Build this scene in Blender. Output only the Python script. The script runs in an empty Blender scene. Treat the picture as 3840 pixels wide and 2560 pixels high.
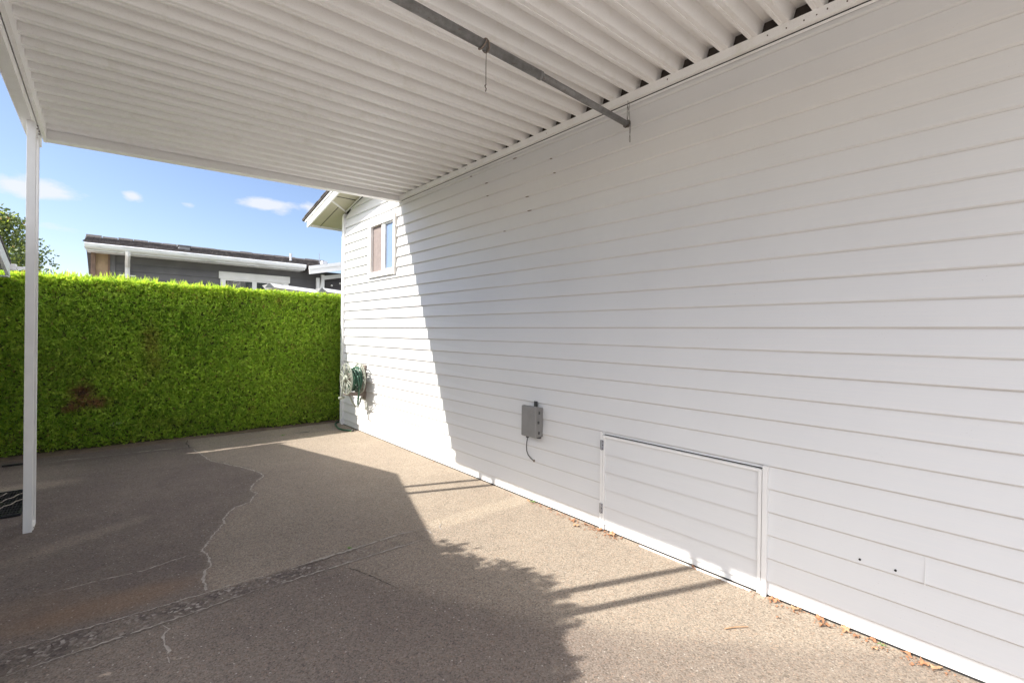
import bpy, math, random
import numpy as np
from mathutils import Vector, Matrix
random.seed(7); rng = np.random.default_rng(11)
S = bpy.context.scene
COL = S.collection

# ------------------------------------------------------------------ helpers
def tag(o, label=None, cat=None, group=None, kind=None):
    if label: o['label'] = label
    if cat: o['category'] = cat
    if group: o['group'] = group
    if kind: o['kind'] = kind
    return o

def thing(name, label, cat, loc=(0, 0, 0), group=None):
    o = bpy.data.objects.new(name, None); COL.objects.link(o)
    o.location = loc; o.empty_display_size = 0.1
    return tag(o, label, cat, group)

class MB:
    def __init__(s): s.v = []; s.f = []
    def add(s, vs, fs):
        n = len(s.v); s.v += [tuple(v) for v in vs]; s.f += [tuple(n + i for i in f) for f in fs]; return s
    def box(s, x0, x1, y0, y1, z0, z1):
        return s.hexa([(x0,y0,z0),(x1,y0,z0),(x1,y1,z0),(x0,y1,z0),(x0,y0,z1),(x1,y0,z1),(x1,y1,z1),(x0,y1,z1)])
    def hexa(s, p):
        return s.add(p, [(0,3,2,1),(4,5,6,7),(0,1,5,4),(1,2,6,5),(2,3,7,6),(3,0,4,7)])
    def prism(s, poly, axis, a, b):
        # poly: 2D points in the other two axes, extruded from a to b along axis
        n = len(poly)
        def P(q, t):
            return {0: (t, q[0], q[1]), 1: (q[0], t, q[1]), 2: (q[0], q[1], t)}[axis]
        vs = [P(q, a) for q in poly] + [P(q, b) for q in poly]
        fs = [tuple(range(n))[::-1], tuple(range(n, 2*n))] + [(i, (i+1) % n, n+(i+1) % n, n+i) for i in range(n)]
        return s.add(vs, fs)
    def tube(s, pts, r, n=8, closed=False):
        pts = [Vector(p) for p in pts]; m = len(pts); rs = r if isinstance(r, (list, tuple)) else [r]*m
        base = len(s.v); prev = None
        for i, p in enumerate(pts):
            if closed: t = pts[(i+1) % m] - pts[i-1]
            else: t = pts[min(i+1, m-1)] - pts[max(i-1, 0)]
            t.normalize()
            if prev is None:
                a = Vector((0, 0, 1)) if abs(t.z) < .9 else Vector((1, 0, 0)); u = t.cross(a).normalized()
            else:
                u = (prev - t*prev.dot(t)).normalized()
            prev = u; w = t.cross(u)
            for k in range(n):
                a = 2*math.pi*k/n; s.v.append(tuple(p + (u*math.cos(a) + w*math.sin(a))*rs[i]))
        for i in range(m if closed else m-1):
            j = (i+1) % m
            for k in range(n):
                s.f.append((base+i*n+k, base+i*n+(k+1) % n, base+j*n+(k+1) % n, base+j*n+k))
        if not closed:
            s.f.append(tuple(base+k for k in range(n))[::-1]); s.f.append(tuple(base+(m-1)*n+k for k in range(n)))
        return s
    def build(s, name, mat, parent=None, smooth=False, bevel=0, seg=2):
        me = bpy.data.meshes.new(name); me.from_pydata(s.v, [], s.f); me.update()
        me.materials.append(mat)
        o = bpy.data.objects.new(name, me); COL.objects.link(o)
        if parent:
            o.parent = parent
            wl = Vector(parent.location); pp = parent.parent
            while pp: wl += Vector(pp.location); pp = pp.parent
            for v in me.vertices: v.co -= wl
        if smooth:
            for p in me.polygons: p.use_smooth = True
        if bevel:
            m = o.modifiers.new('bevel', 'BEVEL'); m.width = bevel; m.segments = seg; m.limit_method = 'ANGLE'; m.angle_limit = math.radians(40)
        return o

def mesh_np(name, V, F, mat, parent=None, attr=None, smooth=False):
    me = bpy.data.meshes.new(name); nv, nf, k = len(V), len(F), F.shape[1]
    me.vertices.add(nv); me.vertices.foreach_set('co', V.astype(np.float32).ravel())
    me.loops.add(nf*k); me.loops.foreach_set('vertex_index', F.astype(np.int32).ravel())
    me.polygons.add(nf); me.polygons.foreach_set('loop_start', np.arange(0, nf*k, k, dtype=np.int32))
    me.polygons.foreach_set('loop_total', np.full(nf, k, dtype=np.int32))
    if smooth: me.polygons.foreach_set('use_smooth', np.ones(nf, dtype=bool))
    me.update(calc_edges=True); me.validate()
    if attr is not None:
        a = me.color_attributes.new('tint', 'FLOAT_COLOR', 'POINT')
        a.data.foreach_set('color', attr.astype(np.float32).ravel())
    me.materials.append(mat)
    o = bpy.data.objects.new(name, me); COL.objects.link(o)
    if parent: o.parent = parent
    return o

# ------------------------------------------------------------------ materials
class NT:
    def __init__(s, name):
        s.m = bpy.data.materials.new(name); s.m.use_nodes = True; s.t = s.m.node_tree; s.t.nodes.clear()
        s.out = s.n('ShaderNodeOutputMaterial'); s.b = s.n('ShaderNodeBsdfPrincipled')
        s.l(s.b.outputs[0], s.out.inputs[0]); s.co = s.n('ShaderNodeNewGeometry').outputs['Position']
    def n(s, t, **k):
        n = s.t.nodes.new(t)
        for a, b in k.items(): setattr(n, a, b)
        return n
    def l(s, a, b): s.t.links.new(a, b)
    def noise(s, sc, det=4, rough=.55, co=None, scale3=None):
        n = s.n('ShaderNodeTexNoise'); n.inputs['Scale'].default_value = sc; n.inputs['Detail'].default_value = det
        n.inputs['Roughness'].default_value = rough; c = co or s.co
        if scale3:
            m = s.n('ShaderNodeMapping'); m.inputs['Scale'].default_value = scale3; s.l(c, m.inputs[0]); c = m.outputs[0]
        s.l(c, n.inputs['Vector']); return n.outputs['Fac']
    def ramp(s, f, stops):
        r = s.n('ShaderNodeValToRGB'); e = r.color_ramp.elements
        while len(e) < len(stops): e.new(.5)
        for i, (p, c) in enumerate(stops):
            e[i].position = p; e[i].color = (c, c, c, 1) if not isinstance(c, tuple) else (*c, 1)
        s.l(f, r.inputs[0]); return r.outputs[0]
    def mix(s, f, a, b, mode='MIX'):
        m = s.n('ShaderNodeMix', data_type='RGBA', blend_type=mode)
        for i, x in ((0, f), (6, a), (7, b)):
            if isinstance(x, (int, float)): m.inputs[i].default_value = x if i == 0 else (x, x, x, 1)
            elif isinstance(x, tuple): m.inputs[i].default_value = (*x, 1)
            else: s.l(x, m.inputs[i])
        return m.outputs[2]
    def math(s, op, a, b=0.0):
        m = s.n('ShaderNodeMath', operation=op)
        for i, x in ((0, a), (1, b)):
            if isinstance(x, (int, float)): m.inputs[i].default_value = x
            else: s.l(x, m.inputs[i])
        return m.outputs[0]
    def base(s, c):
        if isinstance(c, tuple): s.b.inputs['Base Color'].default_value = (*c, 1)
        else: s.l(c, s.b.inputs['Base Color'])
    def rough(s, r): s.b.inputs['Roughness'].default_value = r
    def bump(s, h, strength=.3, dist=.002):
        b = s.n('ShaderNodeBump'); b.inputs['Strength'].default_value = strength; b.inputs['Distance'].default_value = dist
        s.l(h, b.inputs['Height']); s.l(b.outputs[0], s.b.inputs['Normal'])

def simple(name, c, r=.5, var=.12, sc=9, metal=0, bump=0, bsc=80):
    t = NT(name); f = t.noise(sc, 5); a = tuple(x*(1-var) for x in c); b = tuple(min(1, x*(1+var)) for x in c)
    t.base(t.mix(t.ramp(f, [(.3, 0.), (.7, 1.)]), a, b)); t.rough(r); t.b.inputs['Metallic'].default_value = metal
    if bump: t.bump(t.noise(bsc, 3), bump, .002)
    return t.m

def m_siding(name='vinyl_siding', z0=1.42265):
    t = NT(name)
    grain = t.noise(14, 4, .6, scale3=(1, .12, 9)); big = t.noise(1.1, 4)
    c = t.mix(t.ramp(big, [(.35, 0.), (.7, 1.)]), (.69, .69, .69), (.725, .725, .722))
    c = t.mix(t.math('MULTIPLY', t.ramp(grain, [(.45, 0.), (.75, 1.)]), .35), c, (.76, .74, .715))
    # splash dirt just above the ground
    sep = t.n('ShaderNodeSeparateXYZ'); t.l(t.co, sep.inputs[0])
    low = t.math('MULTIPLY', t.ramp(sep.outputs[2], [(.0, 1.), (.10, 0.)]), t.ramp(t.noise(22, 5), [(.5, 0.), (.75, .55)]))
    c = t.mix(low, c, (.55, .48, .40))
    spots = t.ramp(t.noise(160, 1), [(.735, 0.), (.76, .6)])
    c = t.mix(t.math('MULTIPLY', spots, t.ramp(t.noise(3.5, 2), [(.55, 0.), (.7, 1.)])), c, (.45, .40, .36))
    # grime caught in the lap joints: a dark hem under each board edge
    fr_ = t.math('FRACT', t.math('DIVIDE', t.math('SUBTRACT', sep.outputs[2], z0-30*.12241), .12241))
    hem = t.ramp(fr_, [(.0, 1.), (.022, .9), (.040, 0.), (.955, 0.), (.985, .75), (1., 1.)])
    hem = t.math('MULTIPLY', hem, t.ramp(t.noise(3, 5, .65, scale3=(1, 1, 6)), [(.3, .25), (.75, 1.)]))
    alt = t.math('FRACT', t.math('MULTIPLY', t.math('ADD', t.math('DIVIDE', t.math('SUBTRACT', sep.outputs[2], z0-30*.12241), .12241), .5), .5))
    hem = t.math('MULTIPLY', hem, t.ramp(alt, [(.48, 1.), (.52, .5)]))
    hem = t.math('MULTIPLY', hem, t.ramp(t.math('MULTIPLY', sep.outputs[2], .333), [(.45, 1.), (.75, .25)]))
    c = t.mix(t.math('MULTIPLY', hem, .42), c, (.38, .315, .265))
    t.base(c); t.rough(.42); t.b.inputs['Specular IOR Level'].default_value = .35
    t.bump(t.noise(30, 4, .6, scale3=(1, .15, 7)), .12, .0015)
    return t.m

def m_alu():   # enamelled aluminium of the cover, dust stained
    t = NT('carport_enamel')
    c = t.mix(t.ramp(t.noise(2.2, 5, .6, scale3=(.35, 3, 1)), [(.35, 0.), (.7, 1.)]), (.875, .865, .85), (.915, .91, .90))
    c = t.mix(t.math('MULTIPLY', t.ramp(t.noise(240, 2), [(.6, 0.), (.75, 1.)]), .3), c, (.5, .45, .40))
    c = t.mix(t.math('MULTIPLY', t.ramp(t.noise(5, 6, .7), [(.56, 0.), (.78, 1.)]), .35), c, (.58, .56, .42))
    t.base(c); t.rough(.45); t.bump(t.noise(500, 2), .08, .0006)
    return t.m

def m_ground():
    t = NT('driveway_concrete')
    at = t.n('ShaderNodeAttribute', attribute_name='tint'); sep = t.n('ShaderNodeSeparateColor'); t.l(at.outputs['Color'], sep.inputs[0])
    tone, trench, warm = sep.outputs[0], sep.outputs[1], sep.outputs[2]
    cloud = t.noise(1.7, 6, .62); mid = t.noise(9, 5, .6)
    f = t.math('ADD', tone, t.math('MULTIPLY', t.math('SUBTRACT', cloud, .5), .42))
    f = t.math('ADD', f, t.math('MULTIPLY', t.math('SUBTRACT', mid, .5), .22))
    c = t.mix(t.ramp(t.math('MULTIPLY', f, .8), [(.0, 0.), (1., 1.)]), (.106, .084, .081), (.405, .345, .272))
    # aggregate: stones seen in the worn paste
    v = t.n('ShaderNodeTexVoronoi'); v.inputs['Scale'].default_value = 150; t.l(t.co, v.inputs['Vector'])
    vs = t.n('ShaderNodeSeparateColor'); t.l(v.outputs['Color'], vs.inputs[0])
    stone = t.ramp(vs.outputs[0], [(.0, .60), (.22, .88), (.7, 1.06), (1., 1.28)])
    c = t.mix(1.0, c, stone, 'MULTIPLY')
    c = t.mix(t.math('MULTIPLY', t.ramp(vs.outputs[1], [(.72, 0.), (1., 1.)]), .30), c, t.mix(1., c, (1.35, .95, .72), 'MULTIPLY'))
    dark = t.ramp(t.noise(190, 2, .5), [(.30, 1.), (.42, 0.)])
    c = t.mix(t.math('MULTIPLY', dark, .6), c, t.mix(1., c, (.42, .40, .42), 'MULTIPLY'))
    v2 = t.n('ShaderNodeTexVoronoi'); v2.inputs['Scale'].default_value = 34; t.l(t.co, v2.inputs['Vector'])
    fleck = t.ramp(v2.outputs['Distance'], [(.10, 1.), (.15, 0.)])
    vs2 = t.n('ShaderNodeSeparateColor'); t.l(v2.outputs['Color'], vs2.inputs[0])
    fleck = t.math('MULTIPLY', fleck, t.ramp(vs2.outputs[2], [(.80, 0.), (.88, 1.)]))
    c = t.mix(t.math('MULTIPLY', fleck, .7), c, (.50, .46, .41))
    # rough dug trench fill: coarse dark stones with pale ones
    v3 = t.n('ShaderNodeTexVoronoi'); v3.inputs['Scale'].default_value = 68; t.l(t.co, v3.inputs['Vector'])
    vs3 = t.n('ShaderNodeSeparateColor'); t.l(v3.outputs['Color'], vs3.inputs[0])
    coarse = t.ramp(vs3.outputs[0], [(.0, (.06, .048, .044)), (.6, (.125, .10, .09)), (.82, (.21, .178, .158)), (1., (.44, .40, .36))])
    tf = t.math('MULTIPLY', trench, t.ramp(t.noise(7, 4), [(.42, .05), (.62, .8)]))
    c = t.mix(tf, c, coarse)
    c = t.mix(t.math('MULTIPLY', warm, .5), c, (.30, .16, .07))
    t.base(c); t.rough(.92); t.b.inputs['Specular IOR Level'].default_value = .25
    h = t.math('ADD', t.math('MULTIPLY', v.outputs['Distance'], -.6), t.math('MULTIPLY', t.noise(60, 4, .7), 1.2))
    h = t.math('ADD', h, t.math('MULTIPLY', t.math('MULTIPLY', v3.outputs['Distance'], trench), -3.5))
    t.bump(h, .55, .004)
    return t.m

def m_leaf(name, c1, c2, transl=.35):
    t = NT(name); at = t.n('ShaderNodeAttribute', attribute_name='tint')
    sep = t.n('ShaderNodeSeparateColor'); t.l(at.outputs['Color'], sep.inputs[0])
    c = t.mix(sep.outputs[0], c1, c2); c = t.mix(sep.outputs[1], c, (.42, .25, .14))
    c = t.mix(sep.outputs[2], c, (.66, .74, .12))
    t.base(c); t.rough(.5); t.b.inputs['Specular IOR Level'].default_value = .3
    tr = t.n('ShaderNodeBsdfTranslucent'); t.l(t.mix(1., c, (1.15, 1.25, .6), 'MULTIPLY'), tr.inputs[0])
    mx = t.n('ShaderNodeMixShader'); mx.inputs[0].default_value = transl
    t.l(t.b.outputs[0], mx.inputs[1]); t.l(tr.outputs[0], mx.inputs[2]); t.l(mx.outputs[0], t.out.inputs[0])
    return t.m

def m_shingle():
    t = NT('asphalt_shingle')
    br = t.n('ShaderNodeTexBrick'); br.inputs['Scale'].default_value = 1; br.inputs['Brick Width'].default_value = .3; br.inputs['Row Height'].default_value = .14
    br.inputs['Color1'].default_value = (.055, .045, .042, 1); br.inputs['Color2'].default_value = (.10, .085, .078, 1); br.inputs['Mortar'].default_value = (.02, .018, .018, 1)
    br.inputs['Mortar Size'].default_value = .008; t.l(t.co, br.inputs['Vector'])
    t.base(t.mix(.5, br.outputs[0], t.ramp(t.noise(60, 4), [(.3, (.03, .028, .028)), (.7, (.15, .13, .12))]))); t.rough(.95)
    t.bump(t.noise(40, 4), .8, .01); return t.m

def m_weathered():   # painted fascia with peeling and mildew
    t = NT('weathered_white_paint')
    f = t.ramp(t.noise(3.5, 7, .75, scale3=(1, 1, 9)), [(.50, 0.), (.66, 1.)])
    t.base(t.mix(t.math('MULTIPLY', f, .6), (.78, .79, .81), (.30, .30, .29))); t.rough(.6); return t.m

def m_glass(name, c, r=.03):
    t = NT(name); t.base(c); t.rough(r); t.b.inputs['Specular IOR Level'].default_value = .9
    t.b.inputs['Coat Weight'].default_value = .6; t.b.inputs['Coat Roughness'].default_value = .02
    return t.m

def m_pipe():
    t = NT('galvanised_pipe')
    c = t.mix(t.ramp(t.noise(16, 6, .7), [(.35, 0.), (.7, 1.)]), (.16, .157, .152), (.28, .28, .28))
    rust = t.ramp(t.noise(42, 5, .75), [(.60, 0.), (.68, 1.)])
    t.base(t.mix(t.math('MULTIPLY', rust, .8), c, (.12, .055, .03))); t.rough(.6); t.b.inputs['Metallic'].default_value = .25; return t.m

M = dict(
    siding=m_siding(), sidingdoor=m_siding('door_siding', 1.39265), alu=m_alu(), ground=m_ground(), shingle=m_shingle(), weathered=m_weathered(), pipe=m_pipe(),
    trim=simple('white_trim_paint', (.82, .81, .795), .45, .04, 6), vinyl=simple('window_vinyl', (.82, .81, .79), .35, .03),
    soffit=simple('soffit_panel', (.50, .47, .36), .65, .06, 3), dirt=simple('bare_soil', (.14, .10, .07), .95, .35, 14, bump=.6, bsc=50),
    greysid=simple('grey_lap_siding', (.135, .130, .138), .7, .10, 5), flapshade=simple('flap_shade_grey', (.30, .30, .31), .7, .1), darksid=simple('dark_grey_siding', (.085, .075, .078), .7, .10, 5),
    dirtyshade=simple('dirty_cavity_shade', (.05, .04, .034), .9, .3, 20), plywood=simple('tan_plywood', (.36, .25, .16), .75, .22, 5), brownpost=simple('brown_post', (.20, .13, .10), .8, .2, 8),
    glass=m_glass('blue_reflecting_pane', (.17, .24, .37)), darkglass=m_glass('dark_pane', (.03, .035, .035)),
    screen=simple('insect_screen', (.22, .18, .17), .8, .1, 20), boxgrey=simple('box_grey_plastic', (.235, .23, .222), .55, .08, 12, bump=.15, bsc=300),
    boxdark=simple('dark_grey_fitting', (.06, .06, .06), .5, .1), cable=simple('grey_cable', (.10, .10, .10), .5, .1),
    black=simple('black_rubber', (.014, .013, .018), .42, .3, 12), gap=simple('dark_gap', (.02, .02, .02), .9, .1),
    steel=simple('hinge_steel', (.42, .43, .47), .35, .25, 60, metal=.7), rustyscrew=simple('rusty_screw', (.08, .05, .04), .7, .2),
    wire=simple('rusted_wire', (.10, .085, .07), .6, .3, 90), twine=simple('dirty_twine', (.22, .18, .15), .8, .2, 90),
    reel=simple('faded_reel_plastic', (.27, .285, .235), .55, .16, 20), reelbrown=simple('weathered_reel_frame', (.27, .22, .19), .6, .2, 14),
    hose=simple('green_hose', (.035, .105, .065), .4, .25, 14), crack=simple('crack_filler', (.36, .32, .28), .95, .3, 40, bump=.5, bsc=200),
    darkcrack=simple('open_crack', (.04, .033, .03), .95, .3, 40), bark=simple('grey_bark', (.12, .095, .075), .9, .3, 12, bump=.8, bsc=40),
    dryleaf=simple('dry_leaf', (.34, .165, .085), .75, .35, 60), dryleaf2=simple('pale_dry_leaf', (.42, .26, .15), .75, .3, 60), weed=simple('weed_leaf', (.12, .24, .04), .6, .3, 60),
    bulb=simple('frosted_bulb', (.75, .72, .65), .3, .05), core=simple('hedge_twig', (.13, .15, .045), .95, .4, 14),
    concrete=simple('concrete', (.39, .365, .335), .95, .25, 3, bump=.4, bsc=60), asphalt=simple('asphalt', (.06, .058, .055), .95, .2, 3, bump=.6, bsc=60), shedwhite=simple('shed_white_boards', (.70, .70, .70), .6, .06, 4),
    rustflower=simple('pale_blossom', (.55, .6, .4), .7, .1),
)
M['hedge'] = m_leaf('arborvitae_spray', (.17, .35, .04), (.72, .83, .18), .5)
M['tree'] = m_leaf('broad_leaf', (.055, .085, .03), (.16, .20, .06), .3)

# ------------------------------------------------------------------ sun, sky, camera
SUN = Vector((1.0, -.395, -.869)).normalized()
EL = math.asin(-SUN.z); ROT = math.atan2(-SUN.x, -SUN.y)
sl = bpy.data.lights.new('sun', 'SUN'); sl.energy = 3.6; sl.angle = math.radians(.5); sl.color = (1.0, .945, .86)
so = bpy.data.objects.new('sun', sl); so.rotation_euler = SUN.to_track_quat('-Z', 'Y').to_euler(); so.location = (-20, 8, 18); COL.objects.link(so)

W = bpy.data.worlds.new("World"); S.world = W; W.use_nodes = True; wt = W.node_tree; wt.nodes.clear()
def wn(t, **k):
    n = wt.nodes.new(t)
    for a, b in k.items(): setattr(n, a, b)
    return n
def wm(op, a, b=0.):
    m = wn('ShaderNodeMath', operation=op)
    for i, x in ((0, a), (1, b)):
        if isinstance(x, (int, float)): m.inputs[i].default_value = x
        else: wt.links.new(x, m.inputs[i])
    return m.outputs[0]
sky = wn('ShaderNodeTexSky'); sky.sky_type = 'NISHITA'; sky.sun_disc = False; sky.sun_elevation = EL; sky.sun_rotation = ROT
sky.air_density = 1.0; sky.dust_density = .9; sky.ozone_density = 1.6; sky.altitude = 50
bg = wn('ShaderNodeBackground'); bg.inputs[1].default_value = .083; wo = wn('ShaderNodeOutputWorld')
FILL_CLOUD = 18.5
tc = wn('ShaderNodeTexCoord'); nrm = wn('ShaderNodeVectorMath', operation='NORMALIZE'); wt.links.new(tc.outputs['Generated'], nrm.inputs[0])
sx = wn('ShaderNodeSeparateXYZ'); wt.links.new(nrm.outputs[0], sx.inputs[0])
az = wm('ARCTAN2', sx.outputs[0], sx.outputs[1]); el = wm('ARCSINE', sx.outputs[2])
nz = wn('ShaderNodeTexNoise'); nz.inputs['Scale'].default_value = 16; nz.inputs['Detail'].default_value = 8; nz.inputs['Roughness'].default_value = .62
mp = wn('ShaderNodeMapping'); mp.inputs['Scale'].default_value = (1, 1, 2.3); wt.links.new(nrm.outputs[0], mp.inputs[0]); wt.links.new(mp.outputs[0], nz.inputs['Vector'])
tot = None; far = None
D = math.radians
for a0, e0, wa, we, st in [(-5.0, 11.7, 2.7, 1.05, 1.3), (1.9, 12.4, .9, .6, 1.1), (12.9, 13.4, 3.2, .7, 1.2), (14.6, 13.0, 1.6, .7, .9), (17.5, 13.6, 1.3, .6, .6), (6.3, 12.3, .7, .3, .6), (-3.6, 8.8, 1.8, .5, .5),
                           (-6.0, 24, 1.6, .9, .35)]:
    u = wm('DIVIDE', wm('SUBTRACT', az, D(a0)), D(wa)); v = wm('DIVIDE', wm('SUBTRACT', el, D(e0)), D(we))
    g = wm('MULTIPLY', wm('EXPONENT', wm('MULTIPLY', wm('ADD', wm('MULTIPLY', u, u), wm('MULTIPLY', v, v)), -1.)), st)
    tot = g if tot is None else wm('MAXIMUM', tot, g)
for a0, e0, wa, we, st in [(-85, 34, 40, 18, 1.5), (-135, 26, 36, 16, 1.4), (165, 30, 40, 15, 1.2), (-170, 55, 55, 16, 1.3), (95, 45, 30, 12, 1.3), (40, 62, 34, 10, 1.2), (-40, 60, 26, 9, 1.2)]:  # unseen bright clouds added around the view to fill the shade
    u = wm('DIVIDE', wm('SUBTRACT', az, D(a0)), D(wa)); v = wm('DIVIDE', wm('SUBTRACT', el, D(e0)), D(we))
    g = wm('MULTIPLY', wm('EXPONENT', wm('MULTIPLY', wm('ADD', wm('MULTIPLY', u, u), wm('MULTIPLY', v, v)), -1.)), st)
    far = g if far is None else wm('MAXIMUM', far, g)
cf = wm('MULTIPLY', wm('SUBTRACT', wm('ADD', tot, wm('MULTIPLY', wm('SUBTRACT', nz.outputs['Fac'], .5), 2.2)), .42), 1.7)
cl = wn('ShaderNodeClamp'); wt.links.new(wm('MULTIPLY', cf, wm('MINIMUM', wm('MULTIPLY', tot, 4.), 1.)), cl.inputs[0])
mx = wn('ShaderNodeMix', data_type='RGBA'); wt.links.new(wm('MULTIPLY', cl.outputs[0], .85), mx.inputs[0]); tn = wn('ShaderNodeMix', data_type='RGBA', blend_type='MULTIPLY'); tn.inputs[0].default_value = 1; wt.links.new(sky.outputs[0], tn.inputs[6]); tn.inputs[7].default_value = (.98, .95, 1.03, 1); wt.links.new(tn.outputs[2], mx.inputs[6]); mx.inputs[7].default_value = (4.5, 4.6, 4.8, 1)
fc = wn('ShaderNodeClamp'); wt.links.new(wm('MULTIPLY', wm('SUBTRACT', wm('ADD', far, wm('MULTIPLY', wm('SUBTRACT', nz.outputs['Fac'], .5), 2.0)), .45), 2.), fc.inputs[0])
m2 = wn('ShaderNodeMix', data_type='RGBA'); wt.links.new(wm('MULTIPLY', fc.outputs[0], .9), m2.inputs[0]); wt.links.new(mx.outputs[2], m2.inputs[6]); m2.inputs[7].default_value = (FILL_CLOUD, FILL_CLOUD*1.0, FILL_CLOUD*1.03, 1)
wt.links.new(m2.outputs[2], bg.inputs[0]); wt.links.new(bg.outputs[0], wo.inputs[0])
S.view_settings.view_transform = 'Standard'; S.view_settings.look = 'None'; S.view_settings.exposure = 1.32; S.view_settings.gamma = 1.0

cam = bpy.data.cameras.new('camera'); co = bpy.data.objects.new('camera', cam); COL.objects.link(co); S.camera = co
yaw, pitch, roll = .7195953, -.0030117, .0135343
f = Vector((math.sin(yaw)*math.cos(pitch), math.cos(yaw)*math.cos(pitch), math.sin(pitch)))
r = Vector((math.cos(yaw), -math.sin(yaw), 0)); u = r.cross(f)
r2 = r*math.cos(roll) + u*math.sin(roll); u2 = u*math.cos(roll) - r*math.sin(roll)
co.matrix_world = Matrix(((r2.x, u2.x, -f.x, -2.67), (r2.y, u2.y, -f.y, 0), (r2.z, u2.z, -f.z, 1.3777), (0, 0, 0, 1)))
cam.sensor_width = 36; cam.lens = 1740.21/3840*36; cam.shift_y = -25.72/3840; cam.clip_start = .02; cam.clip_end = 600

# ------------------------------------------------------------------ ground and driveway
tag(MB().add([(-200, -200, -.02), (200, -200, -.02), (200, 200, -.02), (-200, 200, -.02)], [(0, 1, 2, 3)]).build('ground', M['concrete']), kind='structure')

def vnoise(x, y, s, seed=0):
    r_ = np.random.default_rng(seed); t = 0
    for k in range(7):
        a = r_.uniform(0, 2*np.pi); w = s*r_.uniform(.6, 1.7); p = r_.uniform(0, 6.28)
        t = t + np.sin((x*np.cos(a)+y*np.sin(a))*w+p + 1.3*np.sin((x*np.sin(a)-y*np.cos(a))*w*.7+p*2))
    return t/7
CR = [(-1.90, 6.35), (-1.87, 6.12), (-1.852, 5.92), (-1.833, 5.727), (-1.753, 5.542), (-1.672, 5.337), (-1.613, 5.222), (-1.545, 4.993), (-1.531, 4.838), (-1.558, 4.779), (-1.616, 4.711), (-1.688, 4.569), (-1.725, 4.446), (-1.697, 4.342), (-1.746, 4.257), (-1.783, 4.153), (-1.839, 4.127), (-1.898, 4.106), (-1.972, 3.996), (-2.019, 3.888), (-2.026, 3.811), (-2.076, 3.709), (-2.124, 3.624), (-2.157, 3.534), (-2.209, 3.413), (-2.19, 3.355), (-2.188, 3.277), (-2.195, 3.172), (-2.225, 3.137), (-2.254, 3.032), (-2.258, 2.89)]
st = .018
gx = np.arange(-4.6, .10, st); gy = np.arange(-2.5, 7.6, st); X, Y = np.meshgrid(gx, gy)
ca = np.array(CR[::-1]); xc = np.interp(Y, ca[:, 1], ca[:, 0])
n1 = vnoise(X, Y, 6, 1)*.03; n2 = vnoise(X, Y, 2.2, 2)
sm = lambda a, w: 1/(1+np.exp(-np.clip(a/w, -30, 30)))
tone = np.full_like(X, .74)
tone = tone + .27*sm(X+1.05+.2*n2, .16)                       # paler towards the wall
left = sm(xc-X+n1, .015)*(Y > 2.86)
tone = np.where(Y > 2.86, tone-.46*left-.06*(1-left)*sm(-.9-X, .15), tone)
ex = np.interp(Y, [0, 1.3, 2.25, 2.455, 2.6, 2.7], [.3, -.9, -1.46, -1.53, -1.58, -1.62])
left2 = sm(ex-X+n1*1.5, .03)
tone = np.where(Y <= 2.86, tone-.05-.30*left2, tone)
tone = tone + .06*n2
def blob(x0, y0, a, b, ang=0):
    c, s_ = math.cos(ang), math.sin(ang); U = ((X-x0)*c+(Y-y0)*s_)/a; V = (-(X-x0)*s_+(Y-y0)*c)/b
    return np.exp(-(U*U+V*V)**2)
tone += .42*blob(-3.25, 5.72, .42, .15) + .07*blob(-3.2, 6.3, .5, .4)            # pale patches by the post, stray sunlight painted into the tone
tone += .22*blob(-2.78, 4.12, .42, .085, .45)  # slanting band of reflected sunlight, painted into the tone
tone -= .10*sm(Y-6.48+.02*n2, .01)                                                # darker strip along the hedge
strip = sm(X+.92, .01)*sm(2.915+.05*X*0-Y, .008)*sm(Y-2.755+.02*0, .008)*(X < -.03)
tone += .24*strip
tr_top = np.interp(X, [-3.1, -2.35, -1.17, -.95], [2.89, 2.86, 2.857, 2.84])+.012*vnoise(X, Y, 40, 5)
tr_bot = np.interp(X, [-3.1, -2.34, -1.6, -.95], [2.67, 2.70, 2.705, 2.69])+.012*vnoise(X, Y, 37, 6)
trench = sm(tr_top-Y, .006)*sm(Y-tr_bot, .006)*sm(-1.0-X, .02)*np.interp(X, [-3, -1.9, -1.4, -1.0], [1, 1, .45, .3])
warm = .5*blob(-2.62, 3.05, .35, .12) + .25*blob(-3.0, 3.2, .3, .2) + .35*blob(-2.9, 6.95, 1.2, .05) + .25*blob(-.15, 6.3, .2, .1)
Z = np.zeros_like(X)-.006*trench*(.6+.5*vnoise(X, Y, 60, 9))
ny, nx = X.shape; idx = np.arange(nx*ny).reshape(ny, nx)
F = np.stack([idx[:-1, :-1], idx[:-1, 1:], idx[1:, 1:], idx[1:, :-1]], -1).reshape(-1, 4)
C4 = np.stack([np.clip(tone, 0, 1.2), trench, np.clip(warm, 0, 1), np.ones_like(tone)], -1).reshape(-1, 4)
tag(mesh_np('driveway', np.stack([X, Y, Z], -1).reshape(-1, 3), F, M['ground'], attr=C4), kind='structure')

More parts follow.
